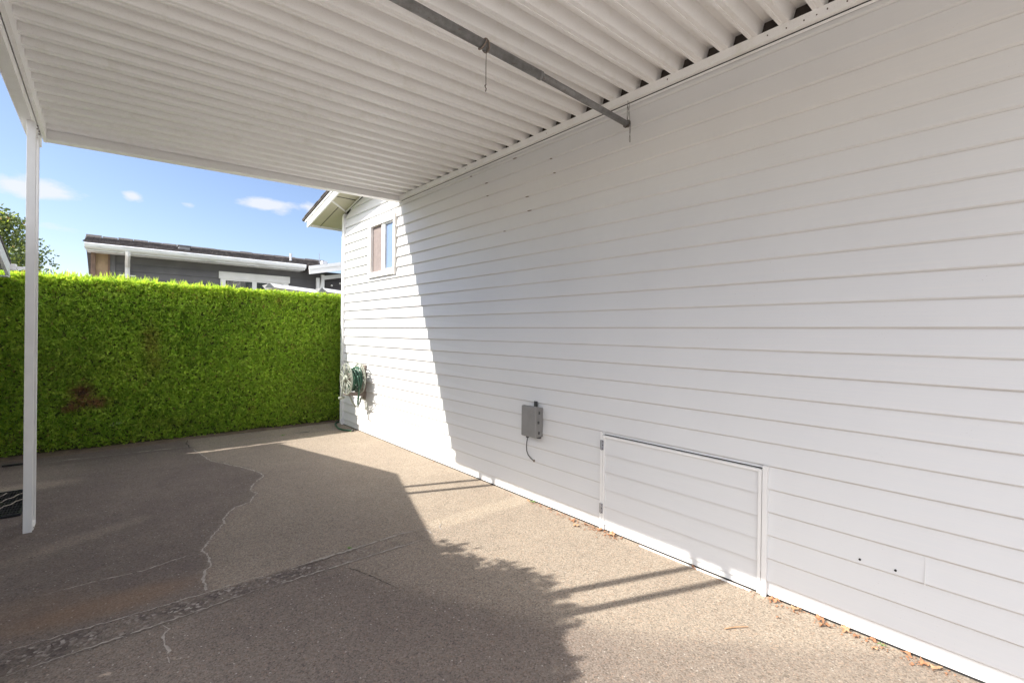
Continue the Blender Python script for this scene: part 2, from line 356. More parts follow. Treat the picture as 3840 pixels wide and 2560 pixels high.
def ribbon(name, pts, w, mat, jag=.006, z=.003, seg=.018, fade=True):
    P = [Vector((*p, 0)) for p in pts]; Q = []
    for a, b in zip(P, P[1:]):
        n = max(1, int((b-a).length/seg))
        for i in range(n): Q.append(a.lerp(b, i/n)+Vector((random.uniform(-jag, jag), random.uniform(-jag, jag), 0)))
    Q.append(P[-1]); mb = MB(); L = len(Q); vs = []; fs = []
    for i, q in enumerate(Q):
        t = (Q[min(i+1, L-1)]-Q[max(i-1, 0)]).normalized(); s = Vector((-t.y, t.x, 0))
        ww = w*random.uniform(.35, 1.5)*(min(1, 4*min(i, L-1-i)/L+.15) if fade else 1)
        vs += [tuple(q+s*ww*.5+Vector((0, 0, z))), tuple(q-s*ww*.5+Vector((0, 0, z)))]
    for i in range(L-1):
        if random.random() > .03: fs.append((2*i, 2*i+1, 2*i+3, 2*i+2))
    mb.add(vs, fs); return tag(mb.build(name, mat), kind='structure')
ribbon('driveway_crack', CR, .011, M['crack'], fade=False)
ribbon('driveway_crack', [(-2.214, 3.374), (-2.29, 3.400), (-2.495, 3.351), (-2.733, 3.37), (-2.9, 3.36)], .008, M['crack'])
ribbon('driveway_crack', [(-1.889, 6.98), (-1.93, 6.75), (-1.92, 6.62), (-1.93, 6.44)], .010, M['darkcrack'])
ribbon('driveway_crack', [(-2.46, 2.68), (-2.44, 2.62), (-2.47, 2.55), (-2.455, 2.48), (-2.46, 2.35)], .010, M['crack'])
# worn edge of the strip along the hedge: broken pale mortar line
ribbon('driveway_joint', [(-3.5, 6.66), (-3.05, 6.63), (-2.45, 6.60), (-1.93, 6.555), (-1.4, 6.50), (-.92, 6.52), (-.5, 6.50), (-.1, 6.50)], .006, M['crack'], .004)
for p in [[(-2.45, 6.61), (-2.05, 6.56)], [(-1.3, 6.50), (-1.15, 6.50)], [(-.62, 6.50), (-.50, 6.50)], [(-.75, 6.60), (-.35, 6.56)], [(-.35, 6.50), (-.2, 6.49)], [(-3.0, 6.65), (-2.85, 6.64)]]:
    ribbon('driveway_joint', p, .016, M['crack'], .004, z=.005)
ribbon('driveway_joint', [(-.75, 6.56), (-.55, 6.54)], .02, M['darkcrack'], .003, z=.006)
ribbon('driveway_joint', [(-3.0, 2.875), (-2.35, 2.86), (-1.96, 2.865)], .008, M['crack'], .006)
ribbon('driveway_joint', [(-1.85, 2.85), (-1.5, 2.852), (-1.17, 2.862), (-.99, 2.84)], .018, M['crack'], .006)
ribbon('driveway_joint', [(-3.0, 2.675), (-2.34, 2.70), (-2.05, 2.725)], .008, M['crack'], .005)
ribbon('driveway_joint', [(-2.0, 2.71), (-1.63, 2.706), (-1.25, 2.697), (-1.0, 2.689)], .012, M['crack'], .005)
ribbon('driveway_joint', [(-.99, 2.84), (-.97, 2.77), (-1.0, 2.69)], .012, M['crack'], .005)
ribbon('driveway_joint', [(-1.62, 2.68), (-1.575, 2.597), (-1.528, 2.455), (-1.477, 2.251)], .005, M['darkcrack'], .004)
ribbon('driveway_joint', [(-.90, 2.73), (-.88, 2.80), (-.84, 2.84)], .012, M['crack'], .005)
tag(MB().add([(-7, 6.98, .004), (1.2, 6.98, .004), (1.2, 8.3, .004), (-7, 8.3, .004)], [(0, 1, 2, 3)]).build('soil_bed', M['dirt']), kind='structure')

# ------------------------------------------------------------------ the white house
house = thing('white_house', 'white lap sided house with a low shingled gable filling the right side', 'house')
c_, z0_ = .12241, 1.42265
def top_at(y): return 3.10+.205*(6.8-y)
OPEN = [(5.21, 5.915, 2.115, 2.79), (.965, 2.035, -.1, .674)]    # y0,y1,z0,z1 : window, crawl door
wall = MB()
SCAL = .015
def proud(y): return SCAL+.007*min(1, max(0, (y-3.3)/1.6))     # the boards bow out a little towards the corner
def lap(wall, ya, yb, za, zb, zc, clip=None):
    # one board of a lap course zc..zc+c_, restricted to za..zb
    for a, b in ((ya, min(yb, 3.3)), (max(ya, 3.3), min(yb, 4.9)), (max(ya, 4.9), yb)):
        if b-a < 1e-4: continue
        e = lambda z: max(a+.001, min(b, clip(z))) if clip else b
        if clip and clip(za) <= a: continue
        X_ = lambda y, z: -.002-proud(y)*(1-(z-zc)/c_)
        low = abs(za-zc) < 1e-6; h = za+.008 if low and zb-za > .02 else za
        wall.add([(X_(a, h), a, h), (X_(e(h), h), e(h), h), (X_(e(zb), zb), e(zb), zb), (X_(a, zb), a, zb)], [(0, 1, 2, 3)])
        if h > za: wall.add([(X_(a, h)+.008, a, za), (X_(e(h), h)+.008, e(za), za), (X_(e(h), h), e(h), h), (X_(a, h), a, h)], [(0, 1, 2, 3)])
        if low: wall.add([(.010, a, za), (.010, e(za), za), (X_(e(h), h)+.008, e(za), za), (X_(a, h)+.008, a, za)], [(0, 1, 2, 3)])
clipf = lambda z: 6.8 if z <= 3.10 else 6.8-(z-3.10)/.205
for k in range(-12, 30):
    zc = z0_+k*c_; za, zb = max(zc, .009), zc+c_
    if zb > 5.0: break
    cuts = sorted({za, zb, *[z for o in OPEN for z in o[2:] if za < z < zb]})
    for a, b in zip(cuts, cuts[1:]):
        iv = [(-1.8, 6.8)]
        for (y0, y1, oz0, oz1) in OPEN:
            if oz0 < (a+b)/2 < oz1:
                iv = [q for p in iv for q in ((p[0], min(p[1], y0)), (max(p[0], y1), p[1])) if q[1] > q[0]+1e-4]
        for p in iv: lap(wall, p[0], p[1], a, b, zc if a == za and za == zc else zc-(0 if a != zc else 0), clip=clipf)
# wall core behind the boards, far end wall and sides
for b_ in ((-1.8, 5.21, .79, 3.1), (5.915, 6.84, .0, 3.1), (5.21, 5.915, .79, 2.115), (5.21, 5.915, 2.79, 3.1), (2.03, 5.915, .0, .79), (-1.8, .975, 0, .79), (.975, 2.03, .674, .79)): wall.box(.014, .12, *b_)
wall.prism([(-1.8, 3.1), (6.8, 3.1), (-1.8, 4.86)], 0, .014, .12)
wall.box(.12, 9, 6.72, 6.84, .0, 3.0); wall.box(8.88, 9, -1.8, 6.72, 0, 3.0); wall.box(.12, 9, -1.92, -1.8, 0, 4.8)
wall.build('wall', M['siding'], house)
# board joints
for (y, z) in [(.318, .332), (6.02, .32)]:
    zc = z0_+math.floor((z+.02-z0_)/c_)*c_; MB().hexa([(-.0235, y-.001, zc+.001), (-.01, y-.001, zc+.001), (-.01, y+.001, zc+.001), (-.0235, y+.001, zc+.001), (-.005, y-.001, zc+.115), (0, y-.001, zc+.115), (0, y+.001, zc+.115), (-.005, y+.001, zc+.115)]).build('board_joint', M['trim'], house)
for y in (.547, .417):
    MB().tube([(-.012, y, .346), (-.0175, y, .346)], .005, 10).build('nail_hole', M['gap'], house)
for i, (y, z) in enumerate([(3.666, 2.8916), (3.421, 2.7692), (3.026, 2.8916), (2.589, 2.7692), (3.402, 2.6467), (2.861, 2.5243), (2.831, 2.4019), (2.549, 2.6467), (3.15, 2.2795)]):     # chipped laps high on the wall
    w_ = (.012, .018, .022, .010)[i % 4]; MB().hexa([(-.0215, y-w_, z-.001), (-.0215, y+w_, z-.001), (-.006, y+w_, z-.001), (-.006, y-w_, z-.001), (-.0195, y-w_*.5, z+.003), (-.0195, y+w_*.7, z+.002), (-.006, y+w_, z+.002), (-.006, y-w_, z+.003)]).build('chipped_lap', M['twine'], house)
# corner board
MB().box(-.035, .0, 6.79, 6.862, 0, 3.10).box(-.035, .09, 6.862, 6.875, 0, 3.08).box(-.041, -.035, 6.79, 6.803, 0, 3.10).build('corner_trim', M['trim'], house, bevel=.002)
# base gap line and small starter strip
MB().box(-.012, .0, -1.8, 6.8, -.002, .006).build('starter_strip', M['gap'], house)
MB().box(-.036, -.030, 1.02, 1.72, .0, .007).build('threshold_strip', M['trim'], house)

# roof: slab with shingles, rake fascia, soffits
rt = lambda y: 3.086+.204*(7.577-y)
def slab(mb, x0, x1, ya, yb, d0, d1, zf):
    return mb.hexa([(x0, ya, zf(ya)+d0), (x1, ya, zf(ya)+d0), (x1, yb, zf(yb)+d0), (x0, yb, zf(yb)+d0), (x0, ya, zf(ya)+d1), (x1, ya, zf(ya)+d1), (x1, yb, zf(yb)+d1), (x0, yb, zf(yb)+d1)])
roof = MB(); slab(roof, -.385, 9.3, -1.9, 7.58, -.018, .0, rt)
yy_ = 7.58
while yy_ > 5.2:      # shingle courses step up the slope
    slab(roof, -.392+random.uniform(-.004, .004), 9.3, yy_-.135, yy_+.006, .001, .014, rt); yy_ -= .14
roof.build('roof', M['shingle'], house)
fa = MB(); slab(fa, -.352, -.330, -1.9, 7.46, -.150, -.020, rt); slab(fa, -.366, -.353, -1.9, 7.52, -.055, -.020, rt)
fa.box(-.33, 9.3, 7.43, 7.452, 2.975, rt(7.45)-.02); fa.build('fascia', M['trim'], house)
sf = MB(); slab(sf, -.330, 0, -1.9, 7.43, -.110, -.098, rt); slab(sf, 0, 9, 6.88, 7.43, -.110, -.098, rt)
sf.build('soffit', M['soffit'], house)
for k in range(5): slab(MB(), -.33, -.0, 6.38-k*.3, 6.388-k*.3, -.116, -.1105, rt).build('soffit_seam', M['gap'], house)
slab(MB(), -.03, -.0175, 4.5, 6.74, -.135, -.1165, rt).build('soffit_moulding', M['trim'], house)
for (xa, xb, ya, yb) in ((-.165, -.158, 6.66, 7.43), ): slab(MB(), xa, xb, ya, yb, -.114, -.1103, rt).build('soffit_seam', M['gap'], house)
MB().hexa([(-.33, 6.50, rt(6.50)-.122), (0, 6.78, rt(6.78)-.122), (0, 6.81, rt(6.81)-.122), (-.33, 6.53, rt(6.53)-.122), (-.33, 6.50, rt(6.50)-.1105), (0, 6.78, rt(6.78)-.1105), (0, 6.81, rt(6.81)-.1105), (-.33, 6.53, rt(6.53)-.1105)]).build('eave_moulding', M['trim'], house)

# window
win = MB(); Y0, Y1, Z0, Z1 = 5.200, 5.925, 2.105, 2.80
win = bpy.data.objects.new('window', None); COL.objects.link(win); win.parent = house
fr = MB(); t_ = .045
fr.box(-.036, .03, Y0, Y0+t_, Z0+t_, Z1-t_).box(-.036, .03, Y1-t_, Y1, Z0+t_, Z1-t_).box(-.036, .03, Y0, Y1, Z0, Z0+t_).box(-.036, .03, Y0, Y1, Z1-t_, Z1)
fr.box(-.018, .03, 5.525, 5.590, Z0+t_, Z1-t_)
fr.build('frame', M['vinyl'], win, bevel=.003)
sa = MB(); a0, a1, b0, b1 = Y0+t_, 5.525, Z0+t_, Z1-t_
sa.box(-.012, .02, a0, a0+.018, b0, b1).box(-.012, .02, a1-.018, a1, b0, b1).box(-.012, .02, a0+.018, a1-.018, b0, b0+.022).box(-.012, .02, a0+.018, a1-.018, b1-.018, b1)
sa.build('sash', M['vinyl'], win, bevel=.002)
MB().box(.008, .012, a0+.018, a1-.018, b0+.022, b1-.018).build('pane', M['glass'], win)  # sky reflection painted in as the pane's blue base
MB().box(.004, .008, 5.590, Y1-t_, b0, b1).build('insect_screen', M['screen'], win)
MB().box(-.044, -.004, Y0-.014, Y0-.0005, Z0-.03, Z1+.018).box(-.044, -.004, Y1+.0005, Y1+.014, Z0-.03, Z1+.018).box(-.044, -.004, Y0, Y1, Z1+.0005, Z1+.018).box(-.048, -.004, Y0, Y1, Z0-.022, Z0-.0005).build('trim', M['trim'], win)
MB().box(.05, .052, a0, a1, b1-.10, b1).build('blind', M['trim'], win)

# crawl space door
door = bpy.data.objects.new('crawl_space_door', None); COL.objects.link(door); door.parent = house
dp = MB(); dy0, dy1, dz0, dz1 = .994, 2.014, .009, .654
for k in range(-12, -4):
    zc = z0_+k*c_-.03; za, zb = max(zc, dz0), min(zc+c_, dz1)
    if zb <= za: continue
    xx = lambda z: -.008-.014*(1-(z-zc)/c_)
    dp.add([(xx(za), dy0, za), (xx(za), dy1, za), (xx(zb), dy1, zb), (xx(zb), dy0, zb)], [(0, 1, 2, 3)])
    if za == zc: dp.add([(-.004, dy0, za), (-.004, dy1, za), (xx(za), dy1, za), (xx(za), dy0, za)], [(0, 1, 2, 3)])
dp.box(-.004, .02, dy0, dy1, dz0, dz1)
dp.build('panel', M['sidingdoor'], door)
MB().box(-.028, .004, .976, .994, .005, .668).box(-.028, .004, 2.014, 2.028, .005, .668).box(-.028, .004, .994, 2.014, .654, .668).build('door_trim', M['trim'], door, bevel=.0015)
MB().box(-.029, .01, 2.031, 2.050, .0, .690).build('jamb', M['trim'], door, bevel=.0015)
MB().box(-.031, .01, .948, .9725, .0, .690).build('jamb', M['trim'], door, bevel=.0015)
MB().box(-.006, .0, .974, 2.03, .6685, .6715).box(-.006, .0, .9728, .9755, .03, .67).build('gap_shadow_bar', M['gap'], door)
for z in (.155, .60):
    h = MB().box(-.033, -.0285, 2.020, 2.048, z-.034, z+.034).tube([(-.035, 2.034, z-.036), (-.035, 2.034, z+.036)], .004, 8)
    for q in (-.02, .02): h.tube([(-.036, 2.042, z+q), (-.032, 2.042, z+q)], .003, 6)
    h.build('hinge', M['steel'], door)
    for q in (-.026, .0, .026): MB().tube([(-.0345, 2.026, z+q), (-.0325, 2.026, z+q)], .0035, 6).build('hinge_screw', M['rustyscrew'], door)

# ------------------------------------------------------------------ the carport cover
car = thing('carport_cover', 'white ribbed metal carport roof on twin posts along the house wall', 'carport')
zt, slope, y0r, pp = 2.990, .03354, 5.18197, .15236
zr = lambda x: zt+slope*x
prof = []
NR = 44
YF = 5.10
for k in range(1, NR):
    ye = y0r-k*pp
    prof += [(ye+.0, 0), (ye-.018, 0), (ye-.020, .0025), (ye-.028, .0025), (ye-.030, 0), (ye-.050, 0), (ye-.103+.012, .058), (ye-.103+.012-.03+.0, .058)]
# order: going towards -y ; flange(ye..ye-.05), slope faces
prof2 = [(YF, .058)]
for k in range(1, NR):
    ye = y0r-k*pp
    prof2 += [(ye+.052, .058), (ye+.012, .058), (ye+.0, 0), (ye-.018, 0), (ye-.0195, .0028), (ye-.0285, .0028), (ye-.030, 0), (ye-.048, 0)]
# sloped face that looks at -y: from next raised part down to this flange's near edge is on the far side of the flange below
prof2 = []
for k in range(1, NR):
    ye = y0r-k*pp      # far edge of flange
    if k > 1: pass
    prof2 += [(ye+.005, .070), (ye, 0), (ye-.018, 0), (ye-.0195, .0028), (ye-.0285, .0028), (ye-.030, 0), (ye-.048, 0), (ye-.068, .070)]
prof2 = [(YF, .070)]+prof2
# flange near edge (ye-.048) rises gently? the face seen from the camera is the one between the raised part and the NEXT flange further away
xs = [-3.035, -2.0, -1.0, -.004]
vs = []; n = len(prof2)
for x in xs:
    vs += [(x, y, zr(x)+z) for y, z in prof2]+[(x, y, zr(x)+z+.0025) for y, z in prof2]
fs = []
for i in range(len(xs)-1):
    a, b = i*2*n, (i+1)*2*n
    for j in range(n-1):
        fs += [(a+j, a+j+1, b+j+1, b+j), (a+n+j, b+n+j, b+n+j+1, a+n+j+1)]
for i in (0, len(xs)-1):
    a = i*2*n
    for j in range(n-1): fs.append((a+j, a+n+j, a+n+j+1, a+j+1))
MB().add(vs, fs).build('roof_pan', M['alu'], car)
MB().box(-.056, -.018, -1.5, 5.05, 2.941, 2.9885).box(-.022, -.018, -1.5, 5.05, 2.922, 2.941).box(-.060, -.056, -1.5, 5.05, 2.984, 2.9885).build('ledger', M['alu'], car, bevel=.0015)
MB().box(-.0235, -.022, -1.5, 5.05, 2.935, 2.9405).build('ledger_shade_line', M['gap'], car)  # dark strip that paints the shade line under the ledger
MB().box(-.019, -.004, -1.5, 5.05, 2.9885, 3.075).build('flashing', M['dirtyshade'], car)  # dirty brown, darkened further to paint the shade in the rib ends
for y in (.62, .70, .745, .80, .88, .97, 1.55, 2.6, 3.7):
    MB().tube([(-.056, y, 2.962+random.uniform(-.008, .008)), (-.0585, y, 2.962)], .0028, 6).build('screw', M['rustyscrew'], car)
fb = MB()
for (ya, yb, d0, d1) in ((5.05, 5.125, -.075, .075), (5.036, 5.05, -.075, -.062), (5.125, 5.137, .03, .078)):
    fb.hexa([(-3.02, ya, zr(-3.02)+d0), (-.019, ya, zr(0)+d0+.012), (-.019, yb, zr(0)+d0+.012), (-3.02, yb, zr(-3.02)+d0), (-3.02, ya, zr(-3.02)+d1), (-.019, ya, zr(0)+d1), (-.019, yb, zr(0)+d1), (-3.02, yb, zr(-3.02)+d1)])
fb.build('end_beam', M['alu'], car, bevel=.0015)
gt = MB().box(-3.043, -3.021, -1.5, 5.13, 2.811, 2.96); gt.build('gutter_channel', M['alu'], car, bevel=.0015)
sb = MB().box(-3.104, -3.048, -1.5, 5.08, 2.752, 2.90).box(-3.110, -3.104, -1.5, 5.08, 2.75, 2.96)
sb.build('side_beam', M['alu'], car, bevel=.002)
def post(yb):
    pr = bpy.data.objects.new('post', None); COL.objects.link(pr); pr.parent = car
    for dy in (0, .195):
        mb = MB().box(-3.073, -3.030, yb+dy, yb+dy+.004, 0, 2.751).box(-3.073, -3.030, yb+dy+.036, yb+dy+.040, 0, 2.751).box(-3.073, -3.069, yb+dy+.004, yb+dy+.036, 0, 2.751)
        mb.box(-3.034, -3.030, yb+dy+.004, yb+dy+.012, 0, 2.751).box(-3.034, -3.030, yb+dy+.028, yb+dy+.036, 0, 2.751).box(-3.046, -3.042, yb+dy+.004, yb+dy+.036, 0, 2.751)
        mb.build('upright', M['trim'], pr, bevel=.001)
    MB().box(-3.070, -3.026, yb+.041, yb+.194, .0, .026).build('base_plate', M['trim'], pr, bevel=.002)
    tp = MB().box(-3.070, -3.032, yb+.041, yb+.194, 2.70, 2.7505)
    tp.build('top_bracket', M['trim'], pr, bevel=.001)
    for q in ((yb+.045, 2.735), (yb+.045, 2.715), (yb+.16, 2.735), (yb+.16, 2.715), (yb+.045, .018)):
        MB().tube([(-3.031 if q[1] > 1 else -3.026, *q), (-3.024, *q)], .004, 6).build('screw', M['rustyscrew'], pr)
for yb in (4.45, 2.335, .22): post(yb)

# ------------------------------------------------------------------ pipe hung under the roof, with its wires
pipe = thing('steel_pipe', 'long rusty grey steel pipe slung under the carport roof, running to the wall', 'pipe', (-1.5, 1.78, 2.75))
MB().tube([(-3.0, 1.742, 2.745), (-.93, 1.782, 2.757)], .0225, 20).build('outer_tube', M['pipe'], pipe, smooth=True)
MB().tube([(-.94, 1.7825, 2.757), (-.085, 1.8125, 2.762)], .0190, 20).build('inner_tube', M['pipe'], pipe, smooth=True)
MB().tube([(-.945, 1.782, 2.757), (-.925, 1.783, 2.757)], .0238, 20).build('tube_collar', M['pipe'], pipe, smooth=True)
MB().tube([(-.086, 1.8125, 2.762), (-.0835, 1.8126, 2.762)], .0150, 16).build('open_end', M['gap'], pipe)
def loop(cx, cy, cz, r_, tilt=0, n=16): return [(cx+tilt*math.sin(2*math.pi*i/n), cy+r_*math.cos(2*math.pi*i/n), cz+r_*math.sin(2*math.pi*i/n)) for i in range(n)]
tw = thing('hanging_string', 'thin string knotted round the grey pipe and hanging straight down, far from the wall', 'string', (-1.31, 1.775, 2.75))
MB().tube(loop(-1.325, 1.774, 2.755, .0275, .012), .004, 6, True).tube(loop(-1.308, 1.775, 2.755, .0275, -.010), .004, 6, True).build('knot', M['twine'], tw, smooth=True)
MB().tube([(-1.32, 1.752, 2.733), (-1.322, 1.752, 2.65), (-1.320, 1.753, 2.56), (-1.323, 1.753, 2.545)], .0016, 6).tube([(-1.32, 1.752, 2.556), (-1.328, 1.75, 2.545), (-1.318, 1.753, 2.536), (-1.321, 1.753, 2.523)], .0028, 6).build('string_end', M['wire'], tw)
ww = thing('wire_loop', 'twisted wire loops tied round the end of the grey pipe beside the white wall', 'wire', (-.11, 1.81, 2.76))
wl_ = MB()
wl_.tube([(-.062, 1.835, 2.935), (-.075, 1.825, 2.905), (-.095, 1.815, 2.895), (-.10, 1.812, 2.85), (-.105, 1.81, 2.79)], .0016, 6)
wl_.tube([(-.100, 1.812, 2.885), (-.075, 1.815, 2.85), (-.060, 1.82, 2.81), (-.062, 1.822, 2.765)], .0016, 6)
wl_.tube([(-.077, 1.815, 2.915), (-.076, 1.815, 2.885), (-.082, 1.812, 2.85), (-.098, 1.81, 2.80), (-.105, 1.81, 2.77)], .0016, 6)
wl_.tube(loop(-.107, 1.812, 2.762, .024, .006), .003, 6, True).tube(loop(-.100, 1.812, 2.762, .024, .006), .003, 6, True)
wl_.tube([(-.108, 1.79, 2.745), (-.102, 1.79, 2.70), (-.094, 1.79, 2.665), (-.093, 1.79, 2.645), (-.098, 1.79, 2.636), (-.105, 1.79, 2.645), (-.104, 1.79, 2.665), (-.094, 1.79, 2.71), (-.092, 1.79, 2.745)], .0016, 6)
wl_.build('wire', M['wire'], ww)

# ------------------------------------------------------------------ grey utility box
ub = thing('utility_box', 'grey plastic cable box with latches fixed low on the white siding', 'utility box', (-.06, 2.72, .66))
MB().box(-.075, -.012, 2.638, 2.800, .548, .782).build('housing', M['boxgrey'], ub, bevel=.006)
MB().box(-.112, -.0755, 2.628, 2.792, .548, .795).build('lid', M['boxgrey'], ub, bevel=.009)
for z in (.60, .67, .745): MB().box(-.098, -.072, 2.7925, 2.800, z-.014, z+.014).build('hinge', M['boxgrey'], ub, bevel=.001)
for z in (.585, .745): MB().box(-.064, -.052, 2.634, 2.6375, z-.012, z+.010).build('latch', M['boxdark'], ub)
MB().box(-.086, -.070, 2.620, 2.6275, .660, .680).build('hasp', M['boxdark'], ub, bevel=.002)
MB().box(-.024, -.0165, 2.700, 2.735, .783, .825).build('mounting_tab', M['boxdark'], ub)
MB().box(-.04, -.0165, 2.655, 2.69, .532, .5475).build('mounting_tab', M['boxdark'], ub)
MB().tube([(-.062, 2.765, .5475), (-.062, 2.765, .528)], .014, 12).build('cable_gland', M['boxdark'], ub)
cb = thing('grey_cable', 'short grey cable curving down from under the box into the siding', 'cable', (-.06, 2.77, .5))
MB().tube([(-.062, 2.765, .5275), (-.060, 2.775, .49), (-.052, 2.787, .45), (-.042, 2.795, .41), (-.030, 2.790, .375), (-.020, 2.77, .35), (-.016, 2.745, .338), (-.014, 2.730, .336)], .0045, 8).build('cable', M['cable'], cb, smooth=True)
MB().tube([(-.012, 2.732, .336), (-.021, 2.729, .335)], .010, 10).build('sealant', M['twine'], cb)

# ------------------------------------------------------------------ hose reel
hr = thing('hose_reel', 'faded cream wall mounted hose reel with spoked discs near the house corner', 'hose reel', (-.2, 6.01, .75))
CY, CZ = 6.00, .748
def disc(X_, R_, name):
    d = MB(); ring = lambda rr, n=40: [(X_, CY+rr*math.cos(2*math.pi*i/n), CZ+rr*math.sin(2*math.pi*i/n)) for i in range(n)]
    d.tube(ring(R_), .0085, 8, True).tube(ring(R_*.80), .005, 6, True)
    d.tube([(X_-.010, CY, CZ), (X_+.010, CY, CZ)], .055, 24)
    for i in range(8):
        a = 2*math.pi*(i+.5)/8
        for s in (-.11, .11):
            d.tube([(X_, CY+.045*math.cos(a+s*2.4), CZ+.045*math.sin(a+s*2.4)), (X_, CY+R_*math.cos(a+s), CZ+R_*math.sin(a+s))], .0075, 6)
    return d.build(name, M['reel'], hr, smooth=True)
disc(-.290, .198, 'spoked_disc'); disc(-.115, .198, 'spoked_disc')
MB().tube([(-.285, CY, CZ), (-.11, CY, CZ)], .075, 24).build('drum', M['reelbrown'], hr, smooth=True)
MB().tube([(-.295, CY, CZ), (-.325, CY, CZ)], .030, 20).build('hub_cap', M['reel'], hr, smooth=True)
MB().box(-.036, -.012, 6.00, 6.03, .46, .92).box(-.036, -.012, 6.09, 6.12, .46, .92).box(-.036, -.012, 6.03, 6.09, .87, .92).box(-.036, -.012, 6.03, 6.09, .46, .51).build('wall_bracket', M['reelbrown'], hr, bevel=.004)
MB().hexa([(-.31, 6.0, .535), (-.036, 6.01, .50), (-.036, 6.05, .50), (-.31, 6.03, .535), (-.31, 6.0, .56), (-.036, 6.01, .575), (-.036, 6.05, .575), (-.31, 6.03, .56)]).box(-.100, -.075, 5.985, 6.015, .56, .75).build('arm', M['reelbrown'], hr, bevel=.004)
MB().tube([(-.325, CY, CZ), (-.332, 6.02, .62), (-.332, 6.03, .515)], .009, 8).tube([(-.30, 6.03, .505), (-.375, 6.03, .500)], .016, 14).build('crank_handle', M['reel'], hr, smooth=True)
MB().tube([(-.24, 6.0, .53), (-.20, 6.02, .44), (-.15, 6.03, .375), (-.12, 6.02, .37), (-.10, 6.0, .43), (-.08, 6.0, .50)], .011, 8).build('hose_guide', M['reel'], hr, smooth=True)
hz = thing('garden_hose', 'green garden hose coiled on the wall reel', 'garden hose', (-.23, 6.0, .75))
pts = []
for i in range(24*11):
    a = 2*math.pi*i/24; lay = i/(24*11); k = (lay*3.2) % 1; k = k if int(lay*3.2) % 2 == 0 else 1-k
    rr = .094+.065*lay+.008*math.sin(i*.37); pts.append((-.270+.135*k, CY+rr*math.cos(a)*(1+.03*math.sin(i*.11)), CZ-.006+rr*math.sin(a)))
MB().tube(pts, .0095, 8).build('coil', M['hose'], hz, smooth=True)
MB().tube([(-.20, 5.85, .80), (-.19, 5.84, .70), (-.175, 5.86, .58), (-.165, 5.90, .47), (-.15, 5.95, .41), (-.13, 6.0, .395), (-.11, 6.05, .43), (-.10, 6.06, .50), (-.11, 6.05, .58)], .0095, 8).build('loose_loop', M['hose'], hz, smooth=True)
hg = thing('hose_end', 'dark green hose end curled on the ground round the house corner', 'garden hose', (-.1, 6.5, 0))
MB().tube([(.30, 6.97, .012), (.05, 6.97, .012), (-.06, 6.93, .013), (-.13, 6.80, .013), (-.175, 6.62, .013), (-.205, 6.46, .013), (-.19, 6.33, .014), (-.15, 6.255, .014), (-.115, 6.22, .014)], .0115, 10).build('hose', M['hose'], hg, smooth=True)
MB().tube([(-.118, 6.224, .014), (-.098, 6.205, .014)], .014, 12).build('coupling', M['boxdark'], hg, smooth=True)

# ------------------------------------------------------------------ foliage machinery
def blades(P, Dv, L, Wd, tint, seed):
    r_ = np.random.default_rng(seed); n = len(P)
    Dv = Dv/np.linalg.norm(Dv, axis=1, keepdims=True)
    Rn = r_.normal(size=(n, 3)); Sd = np.cross(Dv, Rn); Sd /= np.linalg.norm(Sd, axis=1, keepdims=True)
    L = L[:, None]; Wd = Wd[:, None]; Nn = np.cross(Dv, Sd)
    V = np.stack([P, P+Dv*L*.45+Sd*Wd+Nn*L*.06, P+Dv*L, P+Dv*L*.45-Sd*Wd+Nn*L*.06], 1).reshape(-1, 3)
    F_ = np.arange(4*n).reshape(n, 4); return V, F_, np.repeat(tint, 4, axis=0)
def fan(P, N_, seed, nb=5, L0=.030, W0=.0036, spread=.75, up=.35):
    r_ = np.random.default_rng(seed); n = len(P)
    D0 = N_+r_.normal(size=(n, 3))*.55+np.array([0, 0, up]); D0 /= np.linalg.norm(D0, axis=1, keepdims=True)
    A = r_.normal(size=(n, 3)); A = np.cross(D0, A); A /= np.linalg.norm(A, axis=1, keepdims=True)
    out_p, out_d, out_l = [], [], []
    sc = r_.uniform(.6, 1.35, n)
    for k in range(nb):
        t = (k/(nb-1)-.5)*2 if nb > 1 else 0
        d = D0*math.cos(t*spread)+A*math.sin(t*spread)+r_.normal(size=(n, 3))*.12
        out_p.append(P+D0*(sc*L0*.25*(1-abs(t)))[:, None]); out_d.append(d); out_l.append(L0*sc*(1-.3*abs(t)))
    return np.concatenate(out_p), np.concatenate(out_d), np.concatenate(out_l), nb

# ------------------------------------------------------------------ the hedge
hedge = thing('clipped_hedge', 'tall clipped green conifer hedge with bright tips and small brown dead patches', 'hedge', (0, 0, 0))
HY, HT = 7.10, 1.915
def hy(x, z): return HY+.016*vnoise(x, z*1.3, 52, 23)+.010*vnoise(x, z, 95, 24)+.035*vnoise(x, z, 3.2, 21)+.022*vnoise(x, z, 11, 22)+.04*np.clip((z-1.78)/.2, 0, 1)**2-.02+.05*np.clip((.25-z)/.25, 0, 1)
def hz_(x, y): return HT-.018*x-.055+.025*vnoise(x, y, 4, 25)+.015*vnoise(x, y, 13, 26)+.02*np.exp(-((x+2.4)/.6)**2)
def dead(x, z):
    d = np.zeros_like(x)
    for (a, b, ra, rb, s) in [(-2.86, .64, .085, .08, 2.2), (-2.80, .52, .15, .05, 2.0), (-2.96, .47, .07, .035, 1.8), (-2.25, 1.22, .09, .20, .55), (-2.22, .95, .10, .14, .4), (-2.9, .9, .5, .3, .10), (-.84, 1.78, .035, .03, .9), (-.36, 1.60, .02, .02, .7), (-.45, .35, .2, .09, .28), (-.2, .5, .08, .06, .4), (-1.15, .30, .04, .03, .6), (-1.35, .33, .03, .02, .5), (-2.0, .2, .3, .08, .2)]:
        d = np.maximum(d, s*np.exp(-(((x-a)/ra)**2+((z-b)/rb)**2)))
    return d
